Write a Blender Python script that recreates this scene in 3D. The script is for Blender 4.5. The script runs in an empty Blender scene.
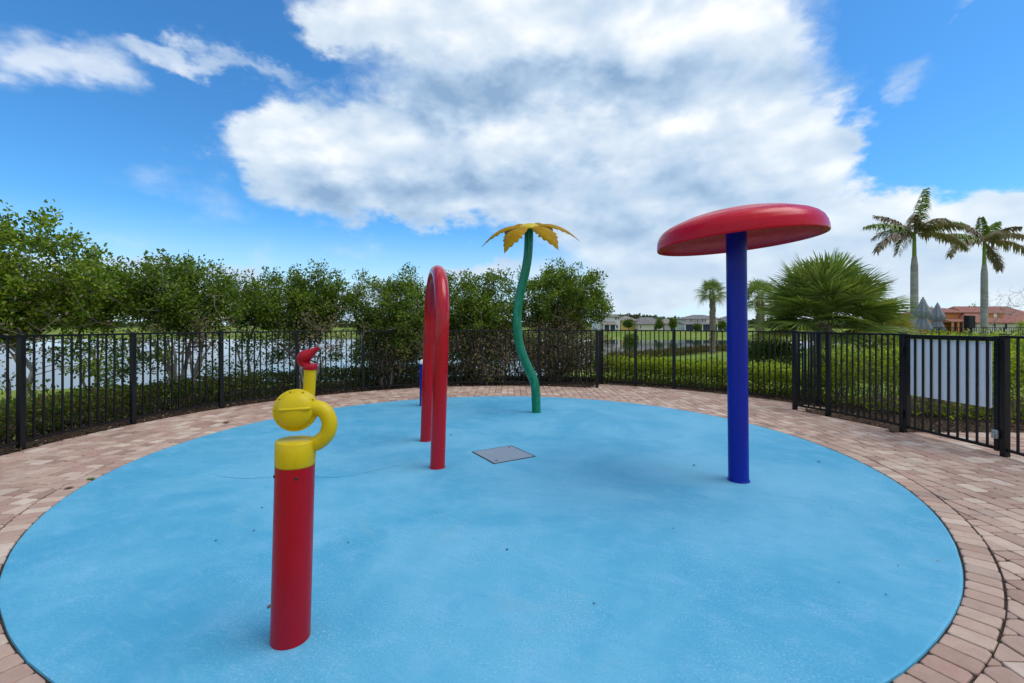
import bpy, math, random
import numpy as np
from mathutils import Vector, Matrix

PI = math.pi
R = math.radians
F, HZ, CAMZ = 455.0, 325.0, 1.35          # focal length in pixels, horizon row, eye height
PC = (-0.163, 5.0)                          # centre of the round splash pad
PR = 3.638                                 # its radius
FR, FR2 = 5.2, 5.9                         # fence circles

scene = bpy.context.scene
col = scene.collection


def gp(px, py, z=0.0):
    """ground point seen at a pixel"""
    d = F * (CAMZ - z) / (py - HZ)
    return Vector(((px - 512) / F * d, d, z))


def wp(px, py, d):
    return Vector(((px - 512) / F * d, d, CAMZ + (HZ - py) / F * d))


# ------------------------------------------------------------------ materials
def new_mat(name):
    m = bpy.data.materials.new(name)
    m.use_nodes = True
    nt = m.node_tree
    nt.nodes.clear()
    out = nt.nodes.new('ShaderNodeOutputMaterial')
    return m, nt, out


class G:
    """small node graph helper"""

    def __init__(self, nt):
        self.nt = nt

    def n(self, t, **kw):
        nd = self.nt.nodes.new(t)
        for k, v in kw.items():
            if k.startswith('_'):
                setattr(nd, k[1:], v)
        for k, v in kw.items():
            if k.startswith('_'):
                continue
            key = k.replace('__', ' ')
            if key[0] == 'i' and key[1:].isdigit():
                key = int(key[1:])
            s = nd.inputs[key]
            if isinstance(v, bpy.types.NodeSocket):
                self.nt.links.new(v, s)
            else:
                s.default_value = v
        return nd

    def m(self, op, a, b=0.0, c=None, clamp=False):
        kw = dict(_operation=op, _use_clamp=clamp, i0=a, i1=b)
        if c is not None:
            kw['i2'] = c
        return self.n('ShaderNodeMath', **kw).outputs[0]

    def vm(self, op, a, b=(0, 0, 0), out=0):
        return self.n('ShaderNodeVectorMath', _operation=op, i0=a, i1=b).outputs[out]

    def mix(self, f, a, b, blend='MIX'):
        nd = self.nt.nodes.new('ShaderNodeMix')
        nd.data_type = 'RGBA'
        nd.blend_type = blend
        for i, v in ((0, f), (6, a), (7, b)):
            if isinstance(v, bpy.types.NodeSocket):
                self.nt.links.new(v, nd.inputs[i])
            else:
                if i > 0 and len(v) == 3:
                    v = (*v, 1)
                nd.inputs[i].default_value = v
        return nd.outputs[2]

    def ramp(self, f, stops):
        nd = self.nt.nodes.new('ShaderNodeValToRGB')
        cr = nd.color_ramp
        while len(cr.elements) < len(stops):
            cr.elements.new(0.5)
        for e, (p, c) in zip(cr.elements, stops):
            e.position = p
            e.color = (*c, 1) if len(c) == 3 else c
        self.nt.links.new(f, nd.inputs[0])
        return nd.outputs[0]

    def sm(self, f, a, b):
        return self.n('ShaderNodeMapRange', _interpolation_type='SMOOTHSTEP', i0=f, i1=a, i2=b).outputs[0]

    def noise(self, vec=None, scale=5, detail=4, rough=0.5, dist=0.0, out=0):
        kw = dict(Scale=scale, Detail=detail, Roughness=rough, Distortion=dist)
        if vec is not None:
            kw['Vector'] = vec
        return self.n('ShaderNodeTexNoise', **kw).outputs[out]

    def pos(self):
        return self.n('ShaderNodeNewGeometry').outputs['Position']

    def obj(self):
        return self.n('ShaderNodeTexCoord').outputs['Object']

    def island(self):
        return self.n('ShaderNodeNewGeometry').outputs['Random Per Island']

    def link(self, a, b):
        self.nt.links.new(a, b)


def principled(g, out, color, rough=0.5, bump=None, bump_d=0.002, bump_s=1.0, **kw):
    p = g.n('ShaderNodeBsdfPrincipled')
    for k, v in (('Base Color', color), ('Roughness', rough), *kw.items()):
        s = p.inputs[k]
        if isinstance(v, bpy.types.NodeSocket):
            g.link(v, s)
        else:
            if k == 'Base Color' and len(v) == 3:
                v = (*v, 1)
            s.default_value = v
    if bump is not None:
        b = g.n('ShaderNodeBump', Strength=bump_s, Distance=bump_d, Height=bump)
        g.link(b.outputs[0], p.inputs['Normal'])
    g.link(p.outputs[0], out.inputs[0])
    return p


def paint_mat(name, c, rough=0.3, var=0.12, scale=3.0, fade=None, coat=0.0, bump=0.0006, grime=0.0, spec=0.28):
    m, nt, out = new_mat(name)
    g = G(nt)
    v = g.obj()
    nz = g.noise(v, scale, 5, 0.6)
    dark = tuple(x * (1 - var) for x in c)
    lite = tuple(min(1, x * (1 + var)) for x in c)
    colr = g.mix(nz, dark, lite)
    if fade:
        nz2 = g.noise(g.vm('MULTIPLY', v, (1.0, 1.0, 0.25)), scale * 3, 6, 0.65)
        colr = g.mix(g.sm(nz2, 0.5, 0.78), colr, fade)
    if grime:
        nz3 = g.noise(v, 45, 4, 0.7)
        colr = g.mix(g.m('MULTIPLY', g.sm(nz3, 0.58, 0.75), grime), colr, (0.05, 0.04, 0.03))
    rr = g.n('ShaderNodeMapRange', i0=g.noise(v, 9, 5, 0.6), i1=0.3, i2=0.7, i3=rough * 0.75, i4=rough * 1.35).outputs[0]
    principled(g, out, colr, rr, bump=g.noise(v, 60, 3, 0.6), bump_d=bump, **{'Coat Weight': coat, 'Specular IOR Level': spec})
    return m


def leaf_mat(name, stops, rough=0.42, trans=0.42, tint=1.7):
    m, nt, out = new_mat(name)
    g = G(nt)
    r = g.island()
    c = g.ramp(r, stops)
    c2 = g.mix(g.noise(g.pos(), 2.2, 3, 0.6), g.mix(1.0, c, (0.82, 0.84, 0.8), 'MULTIPLY'), g.mix(1.0, c, (1.15, 1.14, 1.0), 'MULTIPLY'))
    p = g.n('ShaderNodeBsdfPrincipled', Roughness=rough)
    g.link(c2, p.inputs['Base Color'])
    p.inputs['Specular IOR Level'].default_value = 0.35
    t = g.n('ShaderNodeBsdfTranslucent')
    g.link(g.mix(1.0, c2, (tint * 1.0, tint * 1.05, tint * 0.6), 'MULTIPLY'), t.inputs[0])
    mx = g.n('ShaderNodeMixShader', i0=trans)
    g.link(p.outputs[0], mx.inputs[1])
    g.link(t.outputs[0], mx.inputs[2])
    g.link(mx.outputs[0], out.inputs[0])
    return m


def pad_material():
    m, nt, out = new_mat('pad_paint')
    g = G(nt)
    v = g.pos()
    big = g.noise(v, 0.75, 5, 0.6, 0.6)
    mid = g.noise(v, 4.5, 6, 0.68, 0.4)
    fine = g.noise(v, 85, 4, 0.7)
    speck = g.noise(v, 210, 2, 0.5)
    c = g.mix(g.sm(big, 0.34, 0.68), (0.060, 0.318, 0.490), (0.132, 0.408, 0.560))
    c = g.mix(g.m('MULTIPLY', g.sm(mid, 0.45, 0.72), 0.45), c, (0.175, 0.41, 0.61))
    # rubbed, paler flecks, gathered where the coat is worn
    wear = g.m('MULTIPLY', g.sm(fine, 0.53, 0.68), g.sm(g.noise(v, 1.3, 4, 0.6), 0.38, 0.60))
    c = g.mix(g.m('MULTIPLY', wear, 0.55), c, (0.34, 0.56, 0.68))
    c = g.mix(g.m('MULTIPLY', g.sm(fine, 0.46, 0.28), 0.65), c, (0.04, 0.24, 0.43))
    br = g.noise(g.vm('MULTIPLY', g.n('ShaderNodeVectorRotate', i0=v, Angle=0.5).outputs[0], (2.2, 9.0, 1)), 2.4, 6, 0.7, 0.3)
    c = g.mix(g.m('MULTIPLY', g.sm(br, 0.54, 0.74), 0.32), c, (0.24, 0.48, 0.60))
    c = g.mix(g.m('MULTIPLY', g.sm(br, 0.46, 0.30), 0.35), c, (0.05, 0.28, 0.50))
    # faint stains
    st = g.noise(g.vm('ADD', v, (7, 3, 0)), 1.1, 6, 0.7, 1.0)
    c = g.mix(g.m('MULTIPLY', g.sm(st, 0.60, 0.75), 0.35), c, (0.20, 0.36, 0.47))
    dots = g.n('ShaderNodeTexVoronoi', Vector=v, Scale=3.1, Randomness=1.0).outputs['Distance']
    c = g.mix(g.m('MULTIPLY', g.sm(dots, 0.020, 0.010), 0.5), c, (0.04, 0.10, 0.13))
    h = g.m('ADD', g.m('MULTIPLY', fine, 0.7), g.m('MULTIPLY', speck, 0.4))
    rr = g.n('ShaderNodeMapRange', i0=mid, i1=0.3, i2=0.7, i3=0.5, i4=0.75).outputs[0]
    principled(g, out, c, rr, bump=h, bump_d=0.0035, bump_s=0.7, **{'Specular IOR Level': 0.3})
    return m


def paver_material(name, stops):
    m, nt, out = new_mat(name)
    g = G(nt)
    v = g.pos()
    r = g.island()
    c = g.ramp(r, stops)
    c = g.mix(g.m('MULTIPLY', g.sm(g.noise(v, 11, 5, 0.65), 0.35, 0.7), 0.5), c, g.mix(1.0, c, (0.74, 0.70, 0.70), 'MULTIPLY'))
    c = g.mix(g.m('MULTIPLY', g.sm(g.noise(v, 0.9, 4, 0.6), 0.5, 0.75), 0.3), c, (0.32, 0.25, 0.19))
    grit = g.noise(v, 160, 3, 0.75)
    c = g.mix(g.m('MULTIPLY', g.sm(grit, 0.58, 0.72), 0.5), c, (0.15, 0.11, 0.095))
    c = g.mix(g.m('MULTIPLY', g.sm(grit, 0.42, 0.3), 0.3), c, (0.6, 0.52, 0.45))
    h = g.m('ADD', g.noise(v, 55, 5, 0.7), g.m('MULTIPLY', grit, 0.4))
    principled(g, out, c, 0.85, bump=h, bump_d=0.004, bump_s=0.75, **{'Specular IOR Level': 0.25})
    return m


def ground_mat(name, a, b, s1, s2, bump_d=0.02, rough=0.95, c3=None, s0=0.05):
    m, nt, out = new_mat(name)
    g = G(nt)
    v = g.pos()
    n1 = g.noise(v, s1, 6, 0.65)
    n2 = g.noise(v, s2, 4, 0.7)
    c = g.mix(g.sm(n1, 0.35, 0.65), a, b)
    c = g.mix(g.m('MULTIPLY', g.sm(n2, 0.45, 0.7), 0.6), c, tuple(x * 0.5 for x in a))
    if c3:
        c = g.mix(g.sm(g.noise(v, s0, 3, 0.5), 0.45, 0.62), c, c3)
    principled(g, out, c, rough, bump=n2, bump_d=bump_d, **{'Specular IOR Level': 0.15})
    return m


def bark_mat(name, a, b, scale=12, stretch=(1, 1, 0.25), bump_d=0.01):
    m, nt, out = new_mat(name)
    g = G(nt)
    v = g.vm('MULTIPLY', g.pos(), stretch)
    n1 = g.noise(v, scale, 6, 0.7, 0.4)
    c = g.mix(g.sm(n1, 0.3, 0.7), a, b)
    principled(g, out, c, 0.85, bump=n1, bump_d=bump_d)
    return m


def water_material():
    m, nt, out = new_mat('lake_water')
    g = G(nt)
    v = g.vm('MULTIPLY', g.pos(), (1, 0.35, 1))
    n1 = g.noise(v, 1.1, 3, 0.55)
    n2 = g.noise(v, 7, 2, 0.5)
    h = g.m('ADD', n1, g.m('MULTIPLY', n2, 0.15))
    principled(g, out, (0.035, 0.05, 0.05), 0.04, bump=h, bump_d=0.02, bump_s=0.25, IOR=1.33)
    return m


def tile_mat(name, a, b):
    m, nt, out = new_mat(name)
    g = G(nt)
    v = g.pos()
    w = g.n('ShaderNodeTexWave', Vector=v, Scale=3.2, Distortion=0.6, Detail=1.0, _bands_direction='X').outputs['Fac']
    n1 = g.noise(v, 1.7, 5, 0.7)
    n2 = g.noise(v, 9, 3, 0.7)
    c = g.mix(g.sm(n1, 0.3, 0.7), a, b)
    c = g.mix(g.m('MULTIPLY', n2, 0.35), c, tuple(x * 0.5 for x in a))
    principled(g, out, c, 0.8, bump=w, bump_d=0.05)
    return m


M = {}
M['pad'] = pad_material()
FIELD = [(0.0, (0.33, 0.205, 0.155)), (0.2, (0.49, 0.335, 0.255)), (0.42, (0.38, 0.24, 0.185)), (0.6, (0.56, 0.415, 0.32)),
         (0.78, (0.42, 0.255, 0.20)), (0.9, (0.63, 0.50, 0.395)), (1.0, (0.30, 0.19, 0.15))]
M['paver'] = paver_material('clay_paver', FIELD)
M['sand'] = ground_mat('joint_sand', (0.035, 0.026, 0.02), (0.065, 0.047, 0.034), 20, 90, 0.006)
M['mulch'] = ground_mat('bark_mulch', (0.060, 0.036, 0.024), (0.11, 0.07, 0.045), 14, 60, 0.03)
M['grass'] = ground_mat('lawn', (0.13, 0.19, 0.022), (0.18, 0.25, 0.030), 0.35, 6, 0.06, c3=(0.21, 0.25, 0.04))
M['water'] = water_material()
M['fence'] = paint_mat('black_fence_paint', (0.009, 0.0095, 0.011), 0.30, 0.3, 5, fade=(0.02, 0.02, 0.022), bump=0.0004)
M['red'] = paint_mat('red_gelcoat', (0.50, 0.002, 0.016), 0.27, 0.10, 2.0, fade=(0.54, 0.006, 0.028), spec=0.22)
M['red_pole'] = paint_mat('red_powder_coat', (0.34, 0.001, 0.010), 0.33, 0.10, 2.5, fade=(0.29, 0.002, 0.015), coat=0.0, grime=0.0)
M['red_arch'] = paint_mat('red_arch_coat', (0.40, 0.001, 0.010), 0.22, 0.12, 2.5, fade=(0.34, 0.004, 0.018), coat=0.25, grime=0.1)
M['yellow'] = paint_mat('yellow_powder_coat', (0.56, 0.41, 0.001), 0.38, 0.10, 6, fade=(0.48, 0.34, 0.002), grime=0.3)
M['petal'] = paint_mat('golden_petal_paint', (0.31, 0.175, 0.001), 0.6, 0.30, 5, fade=(0.28, 0.085, 0.002), grime=0.3, spec=0.1)
M['green'] = paint_mat('green_stem_paint', (0.002, 0.155, 0.075), 0.26, 0.35, 6, fade=(0.03, 0.28, 0.15), coat=0.2)
M['blue'] = paint_mat('blue_powder_coat', (0.001, 0.012, 0.26), 0.36, 0.12, 3, fade=(0.001, 0.016, 0.29), grime=0.1)
M['steel'] = paint_mat('galvanised_steel', (0.42, 0.43, 0.44), 0.45, 0.15, 8, grime=0.4)
M['steel'].node_tree.nodes['Principled BSDF'].inputs['Metallic'].default_value = 0.6
M['plate'] = paint_mat('worn_grey_plate', (0.215, 0.265, 0.32), 0.6, 0.18, 9, fade=(0.17, 0.29, 0.38), grime=0.5)
M['rust'] = paint_mat('rusty_rim', (0.045, 0.028, 0.018), 0.9, 0.5, 30)
M['seam'] = paint_mat('seam_filler', (0.055, 0.29, 0.46), 0.6, 0.25, 8)
M['sign'] = paint_mat('white_sign_board', (0.80, 0.82, 0.84), 0.45, 0.06, 4, grime=0.12)
M['dark'] = paint_mat('black_plastic', (0.012, 0.012, 0.013), 0.5)
M['grey_fabric'] = paint_mat('grey_umbrella_fabric', (0.24, 0.25, 0.28), 0.9, 0.25, 6)
M['bark'] = bark_mat('grey_bark', (0.20, 0.165, 0.135), (0.44, 0.39, 0.335), 16)
M['twig'] = bark_mat('brown_twig', (0.15, 0.10, 0.07), (0.33, 0.24, 0.18), 20)
M['palm_bark'] = bark_mat('palm_trunk_bark', (0.15, 0.105, 0.075), (0.36, 0.285, 0.22), 9, (1, 1, 1.3), 0.05)
M['royal_bark'] = bark_mat('royal_palm_bark', (0.25, 0.225, 0.20), (0.40, 0.37, 0.335), 3, (0.5, 0.5, 1.6), 0.02)
M['crownshaft'] = paint_mat('green_crownshaft', (0.20, 0.26, 0.035), 0.4, 0.2, 3)
GR = [(0, (0.035, 0.065, 0.008)), (0.35, (0.078, 0.130, 0.012)), (0.65, (0.135, 0.200, 0.018)), (0.88, (0.20, 0.265, 0.028)), (1, (0.32, 0.34, 0.07))]
M['leaf'] = leaf_mat('tree_leaf', GR)
M['leaf_dark'] = leaf_mat('dark_tree_leaf', [(0, (0.032, 0.062, 0.009)), (0.4, (0.065, 0.115, 0.013)), (0.8, (0.115, 0.175, 0.020)), (1, (0.18, 0.235, 0.04))])
M['leaf_bright'] = leaf_mat('bright_tree_leaf', [(0, (0.050, 0.085, 0.010)), (0.35, (0.105, 0.165, 0.014)), (0.7, (0.20, 0.275, 0.023)), (1, (0.38, 0.40, 0.05))])
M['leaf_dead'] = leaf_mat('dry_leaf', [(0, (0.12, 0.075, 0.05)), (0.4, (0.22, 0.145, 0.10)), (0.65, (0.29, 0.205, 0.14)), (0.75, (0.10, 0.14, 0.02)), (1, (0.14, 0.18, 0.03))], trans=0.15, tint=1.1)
M['hedge'] = leaf_mat('hedge_leaf', [(0, (0.07, 0.12, 0.012)), (0.3, (0.16, 0.23, 0.016)), (0.62, (0.32, 0.38, 0.022)), (0.9, (0.46, 0.50, 0.035)), (1, (0.18, 0.12, 0.05))])
M['hedge_dull'] = leaf_mat('dull_hedge_leaf', [(0, (0.06, 0.09, 0.02)), (0.4, (0.10, 0.15, 0.028)), (0.75, (0.16, 0.20, 0.04)), (1, (0.19, 0.085, 0.05))])
M['palm_leaf'] = leaf_mat('fan_palm_leaf', [(0, (0.10, 0.15, 0.030)), (0.5, (0.18, 0.245, 0.052)), (0.9, (0.28, 0.335, 0.09)), (1, (0.38, 0.36, 0.12))], 0.38, 0.2)
M['palm_yellow'] = leaf_mat('yellowing_palm_leaf', [(0, (0.17, 0.19, 0.03)), (0.6, (0.27, 0.27, 0.035)), (1, (0.34, 0.25, 0.06))], 0.4, 0.25)
M['frond'] = leaf_mat('royal_frond_leaf', [(0, (0.20, 0.135, 0.10)), (0.5, (0.32, 0.23, 0.17)), (0.75, (0.24, 0.23, 0.08)), (1, (0.20, 0.26, 0.045))], 0.5, 0.2)
M['frond_green'] = leaf_mat('green_royal_frond_leaf', [(0, (0.10, 0.16, 0.022)), (0.6, (0.17, 0.25, 0.03)), (1, (0.20, 0.24, 0.045))], 0.5, 0.25)
M['frond_dry'] = leaf_mat('dry_royal_frond_leaf', [(0, (0.20, 0.14, 0.115)), (0.6, (0.33, 0.24, 0.19)), (1, (0.24, 0.21, 0.10))], 0.6, 0.15)
M['woods'] = leaf_mat('far_woods_leaf', [(0, (0.055, 0.085, 0.035)), (1, (0.09, 0.12, 0.05))], 0.8, 0.1)
M['reed'] = leaf_mat('reed_blade', [(0, (0.19, 0.09, 0.05)), (0.5, (0.16, 0.13, 0.045)), (1, (0.15, 0.20, 0.04))], 0.7, 0.2)
M['chip'] = leaf_mat('mulch_chip', [(0, (0.05, 0.03, 0.02)), (0.6, (0.10, 0.062, 0.042)), (0.9, (0.20, 0.14, 0.10)), (1, (0.38, 0.33, 0.28))], 0.9, 0.0)
for nm, c in (('stucco_white', (0.66, 0.66, 0.65)), ('stucco_cream', (0.62, 0.57, 0.47)), ('stucco_yellow', (0.60, 0.42, 0.13)),
              ('stucco_orange', (0.58, 0.225, 0.075)), ('stucco_grey', (0.45, 0.44, 0.43)), ('trim_white', (0.72, 0.72, 0.71))):
    M[nm] = paint_mat(nm, c, 0.85, 0.05, 0.7)
M['roof_grey'] = tile_mat('grey_roof_tile', (0.19, 0.17, 0.16), (0.28, 0.255, 0.24))
M['roof_tan'] = tile_mat('tan_roof_tile', (0.27, 0.23, 0.18), (0.36, 0.31, 0.25))
M['roof_red'] = tile_mat('red_roof_tile', (0.33, 0.10, 0.06), (0.46, 0.20, 0.13))
M['pane'] = paint_mat('dark_window_glass', (0.02, 0.025, 0.035), 0.1, 0.2, 1)
M['screen'] = paint_mat('dark_porch_screen', (0.035, 0.045, 0.075), 0.6, 0.3, 0.5)
M['yellow_post'] = paint_mat('yellow_post_paint', (0.55, 0.36, 0.03), 0.5, 0.1, 4)


# ------------------------------------------------------------------ mesh helpers
class MB:
    def __init__(self):
        self.v, self.f, self.s = [], [], []
        self.n = 0

    def add(self, verts, faces, smooth=False):
        o = self.n
        self.v.extend([tuple(p) for p in verts])
        self.f.extend([tuple(i + o for i in q) for q in faces])
        self.s.extend([smooth] * len(faces))
        self.n += len(verts)

    def box(self, c, s, rz=0.0, bev=0.0, mat=None):
        x, y, z = (k / 2 for k in s)
        b = min(bev, x * .49, y * .49, z * .49)
        if b <= 0:
            pts = [(-x, -y, -z), (x, -y, -z), (x, y, -z), (-x, y, -z), (-x, -y, z), (x, -y, z), (x, y, z), (-x, y, z)]
            fs = [(0, 3, 2, 1), (4, 5, 6, 7), (0, 1, 5, 4), (1, 2, 6, 5), (2, 3, 7, 6), (3, 0, 4, 7)]
        else:
            def ring(ix, zz):
                a, d = x - ix, y - ix
                return [(-a, -d + b, zz), (-a + b, -d, zz), (a - b, -d, zz), (a, -d + b, zz), (a, d - b, zz), (a - b, d, zz), (-a + b, d, zz), (-a, d - b, zz)]
            pts = ring(b, -z) + ring(0, -z + b) + ring(0, z - b) + ring(b, z)
            fs = [tuple(range(7, -1, -1)), tuple(range(24, 32))]
            for k in range(3):
                for i in range(8):
                    j = (i + 1) % 8
                    fs.append((k * 8 + i, k * 8 + j, k * 8 + 8 + j, k * 8 + 8 + i))
        mt = Matrix.Translation(c) @ (mat if mat else Matrix.Rotation(rz, 4, 'Z'))
        self.add([mt @ Vector(p) for p in pts], fs)

    def bar(self, a, b, w, h, up=(0, 0, 1)):
        a, b = Vector(a), Vector(b)
        d = (b - a)
        L = d.length
        d.normalize()
        s = d.cross(Vector(up)).normalized()
        u = s.cross(d)
        m = Matrix((d, s, u)).transposed().to_4x4()
        self.box((a + b) / 2, (L, w, h), mat=m)

    def tube(self, path, rad, n=16, caps=True, closed=False):
        P = [Vector(p) for p in path]
        if not hasattr(rad, '__len__'):
            rad = [rad] * len(P)
        T = []
        for i in range(len(P)):
            a = P[max(0, i - 1)]
            b = P[min(len(P) - 1, i + 1)]
            T.append((b - a).normalized())
        ref = Vector((0, 0, 1)) if abs(T[0].z) < 0.9 else Vector((1, 0, 0))
        u = T[0].cross(ref).normalized()
        vs, fs = [], []
        for i, p in enumerate(P):
            u = (u - T[i] * u.dot(T[i])).normalized()
            w = T[i].cross(u)
            for k in range(n):
                a = 2 * PI * k / n
                vs.append(p + (u * math.cos(a) + w * math.sin(a)) * rad[i])
        for i in range(len(P) - 1):
            for k in range(n):
                j = (k + 1) % n
                fs.append((i * n + k, i * n + j, (i + 1) * n + j, (i + 1) * n + k))
        self.add(vs, fs, True)
        if caps:
            o = len(P) - 1
            self.add(vs[:n], [tuple(range(n - 1, -1, -1))])
            self.add(vs[o * n:], [tuple(range(n))])

    def lathe(self, prof, mat=None, n=48, smooth=True):
        mat = mat or Matrix.Identity(4)
        vs, fs = [], []
        for r, z in prof:
            for k in range(n):
                a = 2 * PI * k / n
                vs.append(mat @ Vector((r * math.cos(a), r * math.sin(a), z)))
        for i in range(len(prof) - 1):
            for k in range(n):
                j = (k + 1) % n
                fs.append((i * n + k, i * n + j, (i + 1) * n + j, (i + 1) * n + k))
        self.add(vs, fs, smooth)

    def build(self, name, mat, parent=None):
        me = bpy.data.meshes.new(name)
        me.from_pydata(self.v, [], self.f)
        me.polygons.foreach_set('use_smooth', self.s)
        me.materials.append(mat)
        me.update()
        o = bpy.data.objects.new(name, me)
        col.objects.link(o)
        if parent:
            o.parent = parent
            o.matrix_parent_inverse = Matrix.Identity(4)
            me.transform(Matrix.Translation(-Vector(world_loc(parent))))
        return o


def world_loc(o):
    p = Vector((0, 0, 0))
    while o:
        p += o.location
        o = o.parent
    return p


def np_mesh(name, verts, faces, mat, parent=None, smooth=False):
    """verts (N,3), faces (M,k) numpy"""
    verts = np.asarray(verts, dtype=np.float32)
    if parent:
        verts = verts - np.array(world_loc(parent), dtype=np.float32)
    faces = np.asarray(faces, dtype=np.int32)
    me = bpy.data.meshes.new(name)
    me.vertices.add(len(verts))
    me.vertices.foreach_set('co', verts.ravel())
    k = faces.shape[1]
    me.loops.add(faces.size)
    me.loops.foreach_set('vertex_index', faces.ravel())
    me.polygons.add(len(faces))
    me.polygons.foreach_set('loop_start', np.arange(0, faces.size, k, dtype=np.int32))
    me.polygons.foreach_set('use_smooth', np.full(len(faces), smooth))
    me.update(calc_edges=True)
    me.validate()
    me.materials.append(mat)
    o = bpy.data.objects.new(name, me)
    col.objects.link(o)
    if parent:
        o.parent = parent
    return o


def tag(o, label, cat, group=None, kind=None):
    o['label'] = label
    o['category'] = cat
    if group:
        o['group'] = group
    if kind:
        o['kind'] = kind
    return o


def structure(o):
    o['kind'] = 'structure'
    return o


def thing(name, label, cat, loc, group=None):
    o = bpy.data.objects.new(name, None)
    o.empty_display_size = 0.2
    col.objects.link(o)
    o.location = loc
    return tag(o, label, cat, group)


def catmull(pts, n=8):
    P = [Vector(p) for p in pts]
    P = [P[0] * 2 - P[1]] + P + [P[-1] * 2 - P[-2]]
    out = []
    for i in range(1, len(P) - 2):
        a, b, c, d = P[i - 1], P[i], P[i + 1], P[i + 2]
        for k in range(n):
            t = k / n
            out.append(0.5 * ((2 * b) + (c - a) * t + (2 * a - 5 * b + 4 * c - d) * t * t + (3 * b - a - 3 * c + d) * t ** 3))
    out.append(P[-2])
    return out


def axis_mat(loc, z, x=None):
    z = Vector(z).normalized()
    x = Vector(x) if x else (Vector((0, 0, 1)) if abs(z.z) < 0.9 else Vector((1, 0, 0)))
    x = (x - z * x.dot(z)).normalized()
    y = z.cross(x)
    m = Matrix((x, y, z)).transposed().to_4x4()
    m.translation = Vector(loc)
    return m


# ------------------------------------------------------------------ leaves
def leaf_cloud(centers, dirs, rng, ln, wd, up_bias=0.5):
    """diamond leaves, folded along the midrib; centers (N,3), dirs (N,3) main direction hints"""
    N = len(centers)
    d = dirs + rng.normal(0, 0.75, (N, 3))
    d /= np.linalg.norm(d, axis=1, keepdims=True) + 1e-9
    nrm = rng.normal(0, 1, (N, 3))
    nrm[:, 2] = np.abs(nrm[:, 2]) + up_bias
    s = np.cross(d, nrm)
    s /= np.linalg.norm(s, axis=1, keepdims=True) + 1e-9
    nn = np.cross(s, d)
    L = ln * rng.uniform(0.65, 1.3, (N, 1))
    W = wd * rng.uniform(0.7, 1.25, (N, 1))
    base = centers
    tip = centers + d * L - nn * L * 0.12
    l = centers + d * L * 0.58 + s * W * 0.5 + nn * W * 0.18
    r = centers + d * L * 0.58 - s * W * 0.5 + nn * W * 0.18
    v = np.stack([base, r, tip, l], axis=1).reshape(-1, 3)
    i = np.arange(N) * 4
    f = np.concatenate([np.stack([i, i + 1, i + 2], 1), np.stack([i, i + 2, i + 3], 1)])
    return v, f


def branch_mesh(nodes, parent, rad, n=5):
    V, Fc = [], []
    o = 0
    for i, p in enumerate(parent):
        if p < 0:
            continue
        a, b = nodes[p], nodes[i]
        d = b - a
        L = np.linalg.norm(d)
        if L < 1e-5:
            continue
        d = d / L
        ref = np.array([0, 0, 1.0]) if abs(d[2]) < 0.9 else np.array([1.0, 0, 0])
        u = np.cross(d, ref)
        u /= np.linalg.norm(u)
        w = np.cross(d, u)
        ra, rb = min(rad[p], rad[i] * 1.35), rad[i]
        for (c, r) in ((a - d * ra * 0.3, ra), (b + d * rb * .3, rb)):
            for k in range(n):
                t = 2 * PI * k / n
                V.append(c + (u * math.cos(t) + w * math.sin(t)) * r)
        for k in range(n):
            j = (k + 1) % n
            Fc.append((o + k, o + j, o + n + j, o + n + k))
        o += 2 * n
    return np.array(V), np.array(Fc)


def grow(rng, base, stems, stem_h, spread, pts, twig=0.004, maxr=0.05, seg=0.22, gravity=0.5, stemr=0.0):
    nodes, parent, ends = [], [], []
    for k in range(stems):
        a = 2 * PI * k / stems + rng.uniform(-.4, .4)
        b = np.array(base) + np.array([math.cos(a), math.sin(a), 0]) * rng.uniform(0.03, 0.14)
        nodes.append(b)
        parent.append(-1)
        out = np.array([math.cos(a), math.sin(a), 0]) * spread * rng.uniform(0.3, 1.0)
        for q in range(1, 5):
            nodes.append(b + out * (q / 4) ** 1.3 + np.array([0, 0, stem_h * q / 4]) + rng.normal(0, 0.02, 3))
            parent.append(len(nodes) - 2)
    order = np.argsort(np.linalg.norm(pts - (np.array(base) + [0, 0, stem_h * .6]), axis=1))
    for idx in order:
        p = pts[idx]
        A = np.array(nodes)
        dv = p - A
        dist = np.linalg.norm(dv, axis=1)
        pen = np.where(dv[:, 2] < 0, -dv[:, 2] * gravity, 0)
        pen = pen + np.array([0.25 if pp < 0 else 0 for pp in parent])
        j = int(np.argmin(dist + pen))
        n = max(1, int(dist[j] / seg))
        prev = j
        for q in range(1, n + 1):
            t = q / n
            pos = A[j] + dv[j] * t + (rng.normal(0, 0.028, 3) if q < n else 0)
            nodes.append(pos)
            parent.append(prev)
            prev = len(nodes) - 1
        ends.append(prev)
    N = len(nodes)
    acc = np.zeros(N)
    kids = [0] * N
    for i in range(N):
        if parent[i] >= 0:
            kids[parent[i]] += 1
    rad = np.zeros(N)
    for i in range(N - 1, -1, -1):
        r2 = acc[i] if kids[i] else twig ** 2.2
        rad[i] = min(max(r2, twig ** 2.2) ** (1 / 2.2), maxr)
        if parent[i] >= 0:
            acc[parent[i]] += rad[i] ** 2.2
    for i in range(stems * 5):
        rad[i] = max(rad[i], stemr * (1 - .12 * (i % 5)) * (.7 + .5 * ((i // 5) % 3) / 2))
    return np.array(nodes), parent, rad, ends


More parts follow.
